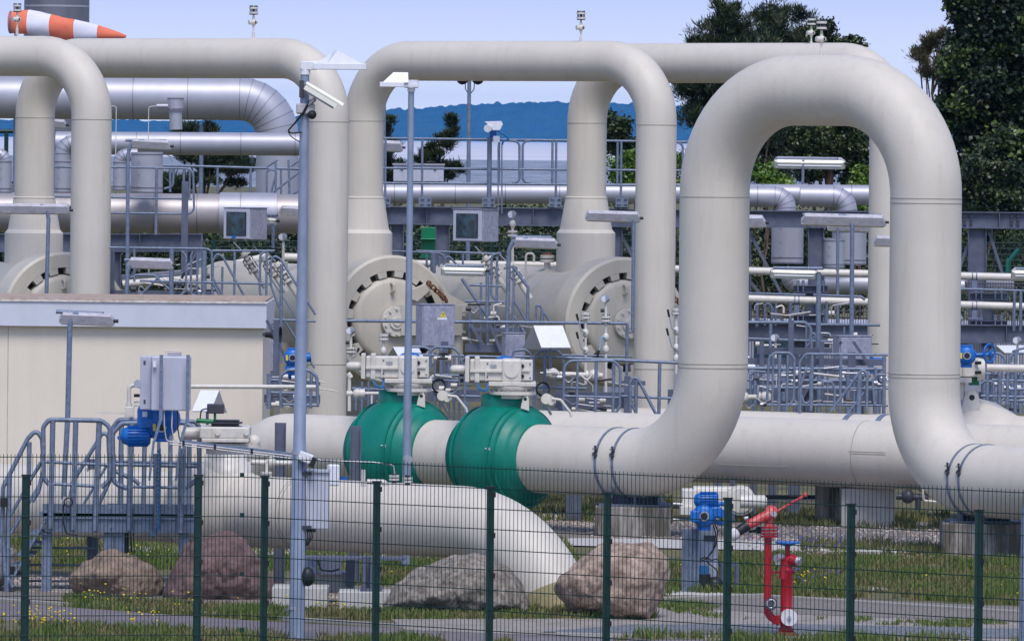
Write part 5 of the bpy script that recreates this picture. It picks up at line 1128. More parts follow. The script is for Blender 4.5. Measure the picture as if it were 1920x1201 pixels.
tube_lamp('tube lamp behind the first mast and tall leg', (524, 398), (672, 406), 17, 143, 'away', [(600, 392), (640, 394), (640, 470)], [(530, 391), (678, 395)], .02)
tube_lamp('tube lamp sticking out right of the second tall riser', (690, 276), (755, 279), 18, 150, 'away', [(692, 268), (665, 268), (664, 400)], [(705, 268), (745, 268)], .03)
tube_lamp('tube lamp showing its diffuser right of the middle vessel', (828, 508), (912, 510), 20, 131, 'to', [(915, 510), (914, 520), (913, 600)], [(835, 498), (905, 499)], .03)
tube_lamp('tube lamp on a bent pole left of the right vessel', (962, 458), (1045, 461), 18, 130, 'away', [(990, 449), (962, 451), (954, 470), (950, 655)], [(960, 444), (1034, 445)], .038)
tube_lamp('tube lamp in front of the reducer of the third loop', (1098, 408), (1200, 411), 18, 132, 'away', [(1175, 400), (1185, 402), (1188, 415), (1186, 620)], [(1100, 399), (1176, 400)], .03)
tube_lamp('tube lamp showing its diffuser before the dark trees above the rack', (1452, 307), (1584, 309), 21, 153, 'to', [(1506, 300), (1505, 345)], [(1454, 297), (1570, 298)], .03)
tube_lamp('tube lamp end poking out right of the big loop leg', (1340, 418), (1435, 420), 21, 133, 'away', None, [(1345, 408), (1424, 409)])
tube_lamp('long tube lamp left of the third leg on a bent pole', (1503, 415), (1660, 419), 20, 131, 'away', [(1572, 404), (1590, 406), (1598, 425), (1596, 705)], [(1505, 402), (1650, 404)], .04)
tube_lamp('tube lamp half hidden behind the long one', (1552, 428), (1640, 430), 14, 145, 'away', [(1571, 425), (1570, 610)], None, .032)
tube_lamp('tube lamp showing its diffuser in front of the cream lines', (1445, 513), (1532, 515), 20, 128, 'to', [(1535, 512), (1535, 530), (1534, 700)], [(1450, 502), (1542, 503)], .042)
tube_lamp('tube lamp attached beside the third tall leg', (1638, 455), (1690, 457), 18, 134.6, 'away', None, [(1642, 445), (1690, 446)])
tube_lamp('tube lamp cut by the right frame edge', (1897, 514), (1990, 516), 20, 140, 'to', None, [(1905, 504), (1960, 505)])
tube_lamp('small tube lamp between the leftmost leg and the silver pipes', (96, 234), (124, 236), 14, 146, 'away', [(98, 300), (98, 240)], [(96, 226), (112, 227)], .02)
tube_lamp('small lamp end just right of the boxed gauge by the thick pipe', (500, 414), (519, 416), 16, 141, 'to', [(512, 420), (512, 465)], [(480, 403), (519, 404)], .03)

# ================================================================ MASTS
Ym = 90.0; b = G(556, 1203); Ym = b.y
s = F_PX/Ym
t = Thing('camera_mast', 'tall galvanised mast with bullet camera and white lamp head, nearest the viewer', 'mast', up(b, 0))
tp = P(572, 128, Ym); base = up(b, 0)
t.part('pole', MB().slathe(base, (tp-base), [(0, .094), (2.28, .084), (2.30, .076), (4.6, .060), ((tp-base).length, .052)], 24), M('mast galvanizing', (.26, .31, .42), .5, .3, .15, 3, (.36, .40, .48), (6, 6, 2), .5))
t.part('ground_sleeve', MB().lathe(base, Z, [(0, .11), (.05, .11), (.05, .08)], 24), CONC)
q = P(572, 128, Ym)
t.part('lamp_collar', MB().lathe(P(572, 140, Ym), Z, [(0, .052), (0, .062), (.08, .062)], 20), WHITE)
def lamp_head(t, pts_top, slab, Y, dep=.30):
    x0, y0, x1, y1 = slab
    k = t.part('lamp_tray', pmesh(pb, x0, y0, x1, y1, Y-dep/2, dep), WHITE, bevel=.006)
    (a, b_, c, d) = pts_top; y = -dep/2
    A, B, C, D = P(*a, Y-dep/2), P(*b_, Y), P(*c, Y-dep/2), P(*d, Y+dep/2)
    m = MB(); A2, C2 = P(*a, Y+dep/2), P(*c, Y+dep/2); B2 = P(b_[0]-(8 if b_[0] > a[0] else -8), b_[1]-1, Y+dep*.4)
    Bf = P(b_[0], b_[1], Y-dep*.35)
    m.add([A, C, Bf, A2, C2, B2], [(0, 1, 2), (3, 5, 4), (0, 2, 5, 3), (1, 4, 5, 2), (0, 3, 4, 1)]); t.part('lamp_roof', m, WHITE)
t.part('lamp_neck', pmesh(pb, 564, 115, 594, 131, Ym-.06, .14), WHITE, bevel=.008)
lamp_head(t, ((612, 122), (633, 95), (682, 121), (0, 0)), (588, 119, 687, 130.5), Ym)
t.part('rear_roof', MB().prism([P(594, 117, Ym+.1), P(626, 98, Ym+.1), P(636, 96, Ym+.1), P(618, 119, Ym+.1)], (0, .1, 0)), WHITE)
# bullet camera
a, e = P(573, 161, Ym-.15), P(633, 197, Ym-.22); ax = (e-a).normalized()
hood = MB(); y = ax.cross(YV).normalized(); L = (e-a).length
def camsec(x, k=1): c = a+ax*x; z_ = ax.cross(V((0, -1, 0))).normalized(); z_ = z_ if z_.z > 0 else -z_; w = V((0, -1, 0)); return [c+(w*u+z_*v)*k for u, v in ((-.058, -.045), (-.058, .02), (-.035, .05), (.035, .05), (.058, .02), (.058, -.045))]
hood.add([p for x in (0, L) for p in camsec(x)], [(i, (i+1) % 6, 6+(i+1) % 6, 6+i) for i in range(6)]+[(5, 4, 3, 2, 1, 0)])
k = t.part('camera_housing', hood, M('camera housing cream', (.78, .76, .66), .4, 0, .04, 5))
sh = MB(); top = [p for x in (-.01, L+.06) for p in camsec(x, 1.12)[1:5]]; sh.add(top, [(i, i+1, 5+i, 4+i) for i in range(3)]); t.part('sun_hood', sh, MATS['camera housing cream'], k)
t.part('camera_front', MB().add([p for p in camsec(L-.02, .97)], [tuple(range(6))]), DARK, k); t.part('lens', MB().cyl(a+ax*(L-.03)+V((0, 0, -.01)), a+ax*(L-.01)+V((0, 0, -.01)), .025), BLACK, k)
t.part('camera_rail', MB().bar(a+ax*.02-Z*.06, a+ax*(L-.06)-Z*.06, .05, .03), LHOUS, k)
t.part('mount_plate', pmesh(pb, 561, 151, 570, 183, Ym-.09, .06), DARK); t.part('mount_arm', MB().bar(P(575, 200, Ym-.06), P(590, 186, Ym-.16), .04, .04), LHOUS)
t.part('junction_box', pmesh(pb, 555, 194, 590, 214, Ym-.10, .2), LHOUS, bevel=.02); t.part('gland_cover', MB().ball(P(585, 215, Ym-.08), .055, 16), BLACK)
t.part('cable', pt(MB(), [(583, 187, -.1), (570, 212, -.1), (552, 232, -.08), (540, 245, -.08), (545, 250, -.08), (566, 248, -.07)], .010, Ym, 10), BLACK)
t.part('cable', pt(MB(), [(580, 188, -.12), (568, 210, -.12), (548, 236, -.1), (538, 246, -.1), (548, 258, -.1), (562, 266, -.07)], .006, Ym, 8), BLACK)
for y in (158, 178, 209): t.part('strap', MB().lathe(P(571, y, Ym), Z, [(0, .054), (0, .060), (.012, .060), (.012, .054)], 20), STEEL)
# lower camera and cabinet on the mast
t.part('lower_camera', MB().box(P(573, 857, Ym-.12), (.17, .14, .11), Matrix.Rotation(.35, 3, 'Y')), WHITE, bevel=.01); t.part('lower_lens_shroud', MB().box(P(586, 866, Ym-.13), (.07, .12, .12), Matrix.Rotation(.35, 3, 'Y')), BLACK)
t.part('mast_joint', MB().lathe(P(559, 852, Ym), Z, [(0, .078), (0, .084), (.03, .084), (.03, .078)], 24), STEEL)
c = t.part('mast_cabinet', pmesh(pb, 575, 884, 617, 991, Ym-.02, .24), CABP, bevel=.01); t.part('cabinet_lip', pmesh(pb, 573, 881, 619, 885, Ym-.05, .29), CABP, c)
for y in (887, 988): t.part('cabinet_bracket', pmesh(pb, 566, y-3, 584, y+3, Ym-.08, .1), DARK)
for i in range(4): t.part('cable', pt(MB(), [(576+i*4, 992, 0), (577+i*3, 1006, 0), (572+i*2, 1020, 0), (564, 1022+i*2, .0)], .006, Ym, 8), BLACK)
t.part('cable_gland', pmesh(pb, 574, 991, 592, 997, Ym, .1), BLACK); t.part('lower_strap', MB().lathe(P(554, 1142, Ym), Z, [(0, .085), (0, .092), (.04, .092), (.04, .085)], 24), STEEL); t.part('spot_box', MB().ball(P(577, 1080, Ym-.02), .09, 16, (1, 1, 1.3)), BLACK)
# second mast
Yn = 104.0; t = Thing('lamp_mast', 'thinner galvanised mast with white lamp head between the loops', 'mast', up(P(762, 905, Yn), 0))
tp = P(771, 168, Yn); base = up(P(762, 905, Yn), 0); t.part('pole', MB().slathe(base, tp-base, [(0, .062), (2.2, .057), (4.2, .046), ((tp-base).length, .042)], 24), MATS['mast galvanizing'])
t.part('lamp_collar', MB().lathe(P(771, 172, Yn), Z, [(0, .044), (0, .055), (.12, .055)], 20), WHITE)
t.part('lamp_neck', MB().cyl(P(771.5, 165, Yn), P(771.5, 150, Yn), 13/(F_PX/Yn), n=28), WHITE); t.part('lamp_arm', pmesh(pb, 755, 157, 785, 163, Yn-.1, .16), WHITE)
k = t.part('lamp_tray', pmesh(pb, 712, 154, 757, 163, Yn-.14, .28), WHITE, bevel=.006)
m = MB(); A = [P(719, 155, Yn-.14), P(756, 156, Yn-.14), P(752, 150, Yn-.08), P(768, 152, Yn)]; 
m.add([P(717, 155, Yn-.13), P(766, 155, Yn-.13), P(766, 155, Yn+.13), P(717, 155, Yn+.13), P(738, 135.5, Yn-.03), P(765, 136, Yn-.03), P(765, 136, Yn+.08), P(738, 135.5, Yn+.08)], [(0, 1, 5, 4), (1, 2, 6, 5), (2, 3, 7, 6), (3, 0, 4, 7), (4, 5, 6, 7), (0, 3, 2, 1)]); t.part('lamp_roof', m, WHITE)
# far floodlight mast
Yq = 160; t = Thing('floodlight_mast', 'thin mast with two dark floodlights hanging just under the middle loop', 'mast', up(P(879, 340, Yq), 0))
t.part('pole', MB().cyl(up(P(879, 340, Yq), 0), P(880, 140, Yq), .055, .04), GALV)
for sx in (-13, 16):
    t.part('floodlight', MB().slathe(P(880+sx, 148, Yq), -Z, [(0, .02), (0, .12), (.06, .115), (.10, .08), (.125, .02)], 24), BLACK)
    t.part('cable', pt(MB(), [(880+sx*.6, 152), (880+sx*.55, 168), (880+sx*.1, 176)], .01, Yq, 6), BLACK)
for px, y0, Y_, lab in ((720, 168, 158, 'thin pole left of the second mast against the pine'), (378, 236, 160, 'thin pole with small antennas behind the silver pipes')):
    a = P(px, y0, Y_); t = Thing('thin_pole', lab, 'pole', up(a, 0)); t.part('shaft', MB().cyl(up(a, 0), a, .055, .045), GALV)
    if px == 378:
        for dx in (-10, -5, 5, 12): t.part('antenna', MB().cyl(a+X*dx*.011+V((0, 0, -.05)), a+X*dx*.016+V((0, 0, .1)), .02, n=6), DARK)
# instrument head with blue base on the walkway rail
t = Thing('weather_sensor', 'white angular sensor head on a blue base above the walkway rail', 'sensor', P(918, 262, 147))
t.part('post', pmesh(pc, (918, 258), (917, 390), 4.6, 147), GALV); t.part('blue_base', pmesh(pb, 918, 245, 931, 258, 146.9, .2), BLUE)
t.part('head', MB().prism([P(x, y, 146.75) for x, y in ((908, 228), (940, 227), (943, 233), (937, 244), (919, 244), (914, 232))], (0, .3, 0)), WHITE)
t.part('lens_ring', MB().cyl(P(917, 240, 146.7), P(914, 241, 146.6), .075), WHITE); t.part('small_box', pmesh(pb, 925, 255, 937, 267, 146.7, .15), CABP)
t.part('blue_cable', pt(MB(), [(934, 246), (945, 252), (957, 261), (944, 264), (941, 272)], .02, 146.8, 6), BLUE2)
for x in (934, 941): t.part('conduit', pt(MB(), [(x, 272), (x, 400)], .014, 146.7), GALV)
# green frame post at the left edge
solo('green_gate_frame', 'dark green steel frame at the far left edge behind the pipes', 'gate', MB().tube([P(-20, 246, 170), P(26, 246, 170)], .05, 8).tube([P(12, 246, 170), up(P(12, 300, 170), 0)], .05, 8), FENCE, up(P(12, 300, 170), 0))
def far_fence(label, x0, x1, y0, Y):
    t = Thing('mesh_fence', label, 'fence', up(P(x0, y0, Y), 0), 'green mesh fences'); m = MB(); s = F_PX/Y
    for i in range(9): m.cyl(P(x0, y0+i*11, Y), P(x1, y0+i*11, Y), .012, n=4)
    n = int((x1-x0)/4)
    for i in range(n): m.cyl(P(x0+i*4, y0, Y+.01), P(x0+i*4, y0+200, Y+.01), .006, n=4)
    t.part('wire_mesh', m, FENCE)
    for x in range(int(x0)+20, int(x1), 170): t.part('post', MB().box(P(x, y0+100, Y-.06), (.07, .05, 205/s)), FENCE)
    return t
far_fence('far green mesh fence behind the right frame', 1780, 1960, 455, 170)
far_fence('far green mesh fence seen under the middle rack', 730, 1270, 440, 171)
far_fence('far green mesh fence seen under the left rack', 380, 640, 452, 171.5)
solo('green_barrier_arm', 'slanting dark green steel arm before the far fence at the right', 'barrier', pt(MB(), [(1888, 560), (1890, 490), (1910, 467)], .05, 168), M('green arm paint', (.0, .12, .09), .5), P(1888, 560, 168))

# ================================================================ PLATFORM AT THE LEFT
Yp = 98.0; s = F_PX/Yp
t = Thing('steel_platform', 'small galvanised platform with toe boards at the lower left', 'platform', up(P(220, 1000, Yp), 0))
t.part('deck', MB().box(P(222, 962, Yp+.45)+V((0, 0, 0)), (290/s, .9, .04)), GALV)
t.part('side_beam', pmesh(pb, 84, 970, 365, 998, Yp-.02, .05), GALV, bevel=.004); t.part('toe_board', pmesh(pb, 80, 945, 363, 971, Yp+.0, .012), GALV)
t.part('toe_board', pmesh(pb, 200, 944, 363, 962, Yp+.85, .012), GALVD); t.part('deck_edge', pmesh(pb, 80, 969, 365, 972.5, Yp-.05, .03), GALV)
for x, y1 in ((88, 1110), (204, 1030), (224, 1060)): a = P(x, 990, Yp+.05); t.part('leg', MB().box(((a.x), Yp+.1, a.z/2), (.13, .11, a.z-.02)), GALV)
a = P(345, 990, Yp+.05); t.part('leg', MB().box(((a.x), Yp+.1, a.z/2), (.13, .11, a.z-.02)), GALV)
m = MB()
for x in (97, 136, 180, 208, 244, 339):
    for y in (955, 975, 990): m.cyl(P(x, y, Yp-.02), P(x, y, Yp-.04), .012, n=6)
t.part('bolt_head', m, DARK)
for y in (1026, 1058, 1088): t.part('cross_tube', pmesh(pc, (40, y), (180, y+1), 2.2, Yp+.5), GALV)
t = Thing('platform_stairs', 'steep galvanised stairs descending left from the platform', 'stairs', up(P(60, 1080, Yp), 0))
for dy_ in (-.02, .85): t.part('stringer', MB().bar(P(84, 975, Yp+dy_), P(12, 1105, Yp+dy_), .17, .03, up=V((1, 0, .5))), GALV)
for i in range(5): f = (i+.6)/5.6; t.part('tread', MB().box(P(84-72*f, 985+110*f, Yp+.42), (.22, .84, .03)), GALV)
frame('hooped side rail of the stairs at the lower left', Yp-.1, [('stair_rail', [(24, 1100), (10, 1075), (4, 1000), (6, 912), (52, 822), (68, 805), (79, 822), (82, 880), (72, 920), (60, 940)], 14, .030), (PO, [(55, 828), (54, 900)], 0, .032), (PO, [(18, 890), (12, 1115)], 0, .034), ('stringer', [(20, 965), (76, 866)]), ('stringer', [(20, 1000), (76, 905)])], group='left platform railings', cat='railing')
frame('rounded railing panel at the front left of the platform', Yp-.12, [(LO, [(92, 908), (82, 896), (81, 800), (92, 786), (190, 788), (206, 800), (205, 900), (190, 913)], 14, .031), (PO, [(99, 788), (95, 990)], 0, .036), (PO, [(142, 790), (137, 992)], 0, .036), (PO, [(186, 792), (178, 994)], 0, .038), (MR, [(82, 865), (205, 871)], 0, .022), (MR, [(92, 906), (180, 911)], 0, .022)], group='left platform railings')
frame('rounded railing panel at the front right of the platform', Yp-.1, [(LO, [(238, 915), (213, 905), (211, 812), (228, 793), (345, 792), (373, 806), (374, 895), (352, 912)], 16, .032), (PO, [(247, 794), (242, 994)], 0, .038), (PO, [(341, 840), (338, 998)], 0, .046), (MR, [(214, 870), (375, 874)], 0, .024), (MR, [(246, 912), (352, 914)], 0, .02), (PO, [(294, 850), (294, 990)], 0, .04)], group='left platform railings')
frame('rear railing panel of the platform', Yp+.95, [(LO, [(262, 908), (253, 900), (211, 880), (212, 800), (222, 786), (365, 790), (375, 800), (374, 880)], 12, .028), (PO, [(228, 788), (225, 945)], 0, .034), (PO, [(272, 790), (269, 945)], 0, .032), (PO, [(355, 792), (354, 945)], 0, .034), (MR, [(214, 864), (372, 868)], 0, .02), (PO, [(320, 800), (318, 945)], 0, .03)], group='left platform railings')
frame('sloping inner stair rail behind the platform panels', Yp+.85, [('stair_rail', [(140, 968), (132, 930), (138, 900), (184, 825), (192, 810), (203, 815), (206, 900), (178, 960)], 10, .028), ('stair_rail', [(155, 948), (200, 872)], 0, .018), ('stair_rail', [(60, 895), (80, 865)], 0, .02), ('brace', [(142, 895), (188, 820)], 0, .022)], group='left platform railings')
t = Thing('cable_ladder', 'vertical perforated cable ladder on the platform side', 'cable tray', P(296, 985, Yp-.2))
t.part('channel', MB().box(P(297, 900, Yp-.22), (.045, .05, 1.15)), GALV); t.part('blue_cable', pt(MB(), [(300, 840), (298, 985), (290, 1008), (280, 1000)], .012, Yp-.28, 8), BLUE2)
m = MB()
for i in range(18): m.box(P(298, 842+i*8, Yp-.255), (.05, .012, .012))
t.part('rung', m, STEEL); t.part('side_channel', MB().box(P(345, 880, Yp-.2), (.05, .05, .9)), GALV)
t = Thing('lamp_switch_box', 'black cable coil and box at the foot of the tube lamp pole', 'cable', P(126, 940, Yp-.2))
t.part('box', pmesh(pb, 118, 930, 132, 944, Yp-.22, .08), LHOUS); t.part('coil', MB().torus(P(128, 941, Yp-.26), (.1, -1, 0), .055, .011, 20, 6), BLACK); t.part('cable', pt(MB(), [(119, 945), (118, 975), (124, 1000), (145, 1002)], .011, Yp-.22, 8), BLACK)
t.part('wall_box', pmesh(pb, 0, 933, 14, 950, Yp-.2, .1), BLACK)
t = Thing('valve_underframe', 'dark underframe and cables hanging below the platform', 'frame', P(238, 1035, Yp+.5))
t.part('dark_leg', pmesh(pb, 215, 998, 240, 1036, Yp+.6, .3), DARK); 
for x in (245, 250): t.part('cable', pt(MB(), [(x, 998), (x+2, 1035)], .009, Yp+.4), BLACK)

# ================================================================ FOOTINGS AND SUPPORTS
def footing(label, x0, x1, y0, y1, Yc, dep, steelw=None, mat=None, ledge=True, group='concrete footings'):
    s = F_PX/Yc; a = P(x0, y0, Yc-dep/2); b_ = P(x1, y0, Yc-dep/2); t = Thing('footing', label, 'footing', ((a.x+b_.x)/2, Yc, 0), group)
    t.part('block', MB().box(((a.x+b_.x)/2, Yc, a.z/2-.05), (b_.x-a.x, dep, a.z+.1)), mat or CONC, bevel=.015)
    if steelw:
        X0, X1, yt = steelw; top = P(X0, yt, Yc).z; cx = (P(X0, yt, Yc).x+P(X1, yt, Yc).x)/2; w = P(X1, yt, Yc).x-P(X0, yt, Yc).x
        t.part('saddle_plate', MB().box((cx, Yc, a.z+.02), (w*1.35, dep*.75, .03)), GALVD); m = MB().box((cx, Yc, (top+a.z)/2+.02), (w*.95, .05, top-a.z))
        for k in (-.45, 0, .45): m.box((cx+w*k, Yc, (top+a.z)/2+.03), (.04, dep*.6, top-a.z))
        t.part('saddle', m, GALVD)
    return t
cF = FL.at(1184)
footing('rain streaked concrete footing under the straps of the big pipe', 1117, 1258, 950, 1005, cF.y, 1.1, (1140, 1240, 915))
cF = FL.at(1850)
footing('streaked concrete footing under the strapped bend at the right edge', 1770, 1925, 981, 1040, cF.y, 1.1, (1795, 1895, 950), CONC)
footing('pale concrete footing under the second pipe', 1578, 1678, 915, 963, 117.2, .8, None, CONCP)
footing('dark stained footing beside the pale one', 1532, 1578, 912, 960, 118.0, .8, (1525, 1600, 905))
footing('low concrete block under the mast side of the foreground pipe', 510, 615, 1100, 1132, 95.8, .7, None, CONCP)
footing('low concrete block under the foreground pipe support', 634, 745, 1108, 1140, 95.0, .6, (682, 712, 1046), CONCP)
footing('pale concrete block further back behind the mast', 590, 664, 1073, 1098, 99.0, .6, None, CONCP)
footing('pale concrete pad under the white valve box', 1238, 1440, 1112, 1124, 99.3, .8, None, CONCP)
t = Thing('pipe_support', 'short steel supports under the foreground pipe near the mast', 'support', up(P(640, 1090, 97.5), 0))
t.part('top_plate', pmesh(pb, 560, 1045, 760, 1049, 96.0, .5), GALVD); t.part('column', pmesh(pb, 648, 1048, 664, 1098, 98.6, .15), GALVD); t.part('panel', pmesh(pb, 568, 1045, 596, 1075, 98.4, .05), GALV); t.part('side_box', pmesh(pb, 600, 1046, 640, 1076, 98.6, .2), CABP)
t.part('cable', pt(MB(), [(596, 1050), (602, 1068), (622, 1070), (636, 1066)], .012, 98.3, 6), BLACK)
steel('cluster of dark steel columns under the first green valve', 117.5, [(1061, 918, 1071, 980), (1072, 922, 1090, 978), (1090, 915, 1120, 925), (1340, 905, 1352, 990), (1368, 900, 1378, 990)], [(1240, 930, 1262, 990, 8)], name='pipe_support')
steel('dark steel frame and pump under the second pipe at the right', 119.5, [(1406, 905, 1418, 985), (1440, 905, 1456, 985), (1400, 930, 1530, 936), (1478, 908, 1500, 968)], name='pipe_support')
t = Thing('drain_valve', 'dark valve with handwheel between the footing and the right bend', 'valve', P(1705, 940, 116))
t.part('body', MB().ball(P(1702, 930, 116), .11, 16).cyl(P(1680, 930, 116), P(1740, 932, 116), .05), DARK); t.part('stem', pmesh(pc, (1722, 925), (1722, 955), 5, 116), DARK); t.part('cream_bend', pt(MB(), [(1730, 905), (1732, 938), (1756, 940)], .02, 115.6, 4), CREAM2)
line_pipe('dark horizontal cable pipe under the second pipe', 118.4, [(1400, 931), (1540, 931)], 4, mat=DARK, group='dark pipes')
# white valve box with column
Yv = 99.5
t = Thing('valve_station', 'white valve box on a pale column with corrugated guard by the hydrants', 'valve', up(P(1330, 1112, Yv), 0))
t.part('valve_box', pmesh(pb, 1279, 917, 1366, 962, Yv+2.2, .4), CREAM2, bevel=.02); t.part('top_case', pmesh(pb, 1300, 913, 1406, 935, Yv+2.3, .4), CREAM2, bevel=.02)
t.part('round_gear', MB().lathe(P(1388, 937, Yv+2.25), -YV, [(0, .0), (0, .205), (.10, .205), (.10, .175), (.14, .165), (.14, 0)], 40), CREAM2); t.part('spring_can', MB().slathe(P(1438, 940, Yv+1.9), -X, [(0, 0), (0, .05), (.03, .09), (.36, .09)], 24), CREAM2)
t.part('lower_box', pmesh(pb, 1275, 950, 1300, 964, Yv+1.9, .3), CREAM2)
t.part('column', pmesh(pb, 1310, 960, 1346, 1112, Yv+.1, .16), CABP, bevel=.006); t.part('guard_post', pmesh(pb, 1278, 991, 1311, 1115, Yv-.1, .04), GALV, bevel=.004); m = MB()
for i in range(5): pb(m, 1280+i*7, 992, 1282.5+i*7, 1114, Yv-.13, .03)
t.part('guard_rib', m, GALV); t.part('plate', pmesh(pb, 1320, 1003, 1340, 1014, Yv+.08, .02), DARK)
t.part('base_frame', pmesh(pb, 1310, 1055, 1385, 1061, Yv+.3, .3), GALVD); 
for x in (1350, 1377): t.part('frame_leg', pmesh(pb, x, 1061, x+9, 1114, Yv+.3, .08), GALVD)
t.part('pump_body', MB().cyl(P(1318, 1075, Yv), P(1318, 1112, Yv), .10, n=16).ball(P(1340, 1098, Yv), .13, 16), BLACK); t.part('pump_head', pmesh(pb, 1311, 1061, 1328, 1077, Yv-.05, .15), BLUE2)
for pts_ in ([(1338, 976), (1346, 995), (1342, 1022), (1326, 1046), (1312, 1052)], [(1336, 978), (1342, 1000), (1338, 1030), (1322, 1050), (1345, 1068), (1343, 1095)], [(1312, 1048), (1322, 1043), (1334, 1050), (1347, 1045), (1350, 1062)]): t.part('cable', pt(MB(), pts_, .009, Yv-.02, 9), BLACK)
t.part('side_tubes', MB().cyl(P(1262, 944, Yv+2.2), P(1280, 945, Yv+2.2), .02).cyl(P(1262, 973, Yv+2.2), P(1300, 974, Yv+2.2), .02), STEEL)

# ================================================================ RED HYDRANTS
Yh = G(1476, 1192).y; s = F_PX/Yh
t = Thing('pillar_hydrant', 'red pillar hydrant with blue handwheel on top', 'hydrant', up(G(1474, 1192), 0))
B_ = up(P(1474, 1192, Yh), 0)
t.part('barrel', MB().slathe(B_+Z*.06, Z, [(0, .085), (.02, .10), (.05, .074), (.72, .076), (.73, .082), (.76, .082), (.77, .076), (.84, .072)], 36), RED)
t.part('foot_flange', MB().lathe(B_, Z, [(0, .12), (.05, .12), (.06, .10), (.07, .0)], 32), RUST); z0 = P(1476, 1040, Yh).z
t.part('head', MB().ball(P(1481, 1050, Yh), .088, 24, (1.15, 1, .95)).cyl(P(1476, 1052, Yh), P(1471, 1085, Yh), .078, n=24), RED); t.part('outlet_neck', MB().cyl(P(1481, 1047, Yh-.05), P(1496, 1052, Yh-.09), .062), RED)
t.part('outlet_cap', MB().cyl(P(1494, 1050, Yh-.09), P(1500, 1053, Yh-.11), .058), STEEL); t.part('side_outlet', MB().cyl(P(1466, 1043, Yh-.02), P(1455, 1046, Yh-.12), .045), STEEL); t.part('cap_lug', MB().box(P(1458, 1054, Yh-.1), (.05, .03, .05)), STEEL)
t.part('spindle', pmesh(pc, (1476, 1040), (1476, 1022), 4.6, Yh), RED)
k = t.part('handwheel', MB().slathe(P(1477, 1019, Yh), Z, [(-.03, .0), (-.025, .05), (0, .10), (.008, .155), (.02, .16), (.028, .15), (.02, .1), (.015, 0)], 32), BLUE)
t.part('blind_flange', MB().cyl(P(1478, 1156, Yh-.07), P(1480, 1157, Yh-.17), .10, n=32), M('white cap', (.66, .64, .66), .5)); t.part('cap_nut', MB().cyl(P(1480, 1157, Yh-.17), P(1480, 1157, Yh-.2), .025, n=6), STEEL)
t = Thing('water_monitor', 'red monitor pipe with slanting nozzle and lever joined to the pillar hydrant', 'hydrant', up(P(1442, 1165, Yh), 0))
t.part('riser', MB().tube(route([P(1440, 1005, Yh-.02), P(1439, 1152, Yh-.02), P(1462, 1166, Yh)], .13), .047, 20), RED)
for y in (986, 992, 998, 1003): t.part('flange', MB().cyl(P(1442, y, Yh-.02), P(1442, y+3.4, Yh-.02), .105, n=28), RED)
t.part('flange_ring', MB().cyl(P(1458, 1152, Yh), P(1460, 1168, Yh), .075), RED); t.part('swivel', MB().cyl(P(1442, 986, Yh-.02), P(1443, 965, Yh-.02), .06, .05).ball(P(1446, 960, Yh-.02), .088, 20), REDF)
t.part('barrel', MB().cyl(P(1446, 962, Yh-.04), P(1398, 986, Yh-.12), .068, .055), REDF); t.part('black_joint', MB().cyl(P(1401, 984, Yh-.115), P(1384, 996, Yh-.15), .066, .060), BLACK); t.part('nozzle_tip', MB().slathe(P(1384, 996, Yh-.15), V((-1, -.15, -.72)), [(0, .05), (.02, .075), (.10, .07), (.14, .02)], 20), M('worn white rubber', (.6, .56, .58), .7, 0, .2, 8))
t.part('lever_arm', MB().cyl(P(1453, 960, Yh-.06), P(1509, 928, Yh-.1), .016).ball(P(1510, 927, Yh-.1), .028), REDF); t.part('pivot_cap', MB().cyl(P(1451, 963, Yh-.06), P(1451, 963, Yh-.13), .035), STEEL)
t.part('knob', MB().cyl(P(1404, 996, Yh), P(1424, 994, Yh), .018).ball(P(1422, 993, Yh), .045), BLACK); t.part('valve_key', MB().cyl(P(1395, 972, Yh-.1), P(1404, 970, Yh-.1), .025), STEEL)
t.part('tie_bar', pmesh(pb, 1437, 1070, 1492, 1074, Yh-.02, .06), RED); t.part('drain_cap', MB().cyl(P(1446, 1131, Yh-.02), P(1446, 1131, Yh-.12), .078), DARK); t.part('cap_ring', MB().torus(P(1446, 1131, Yh-.12), YV, .05, .012, 20, 6), STEEL)

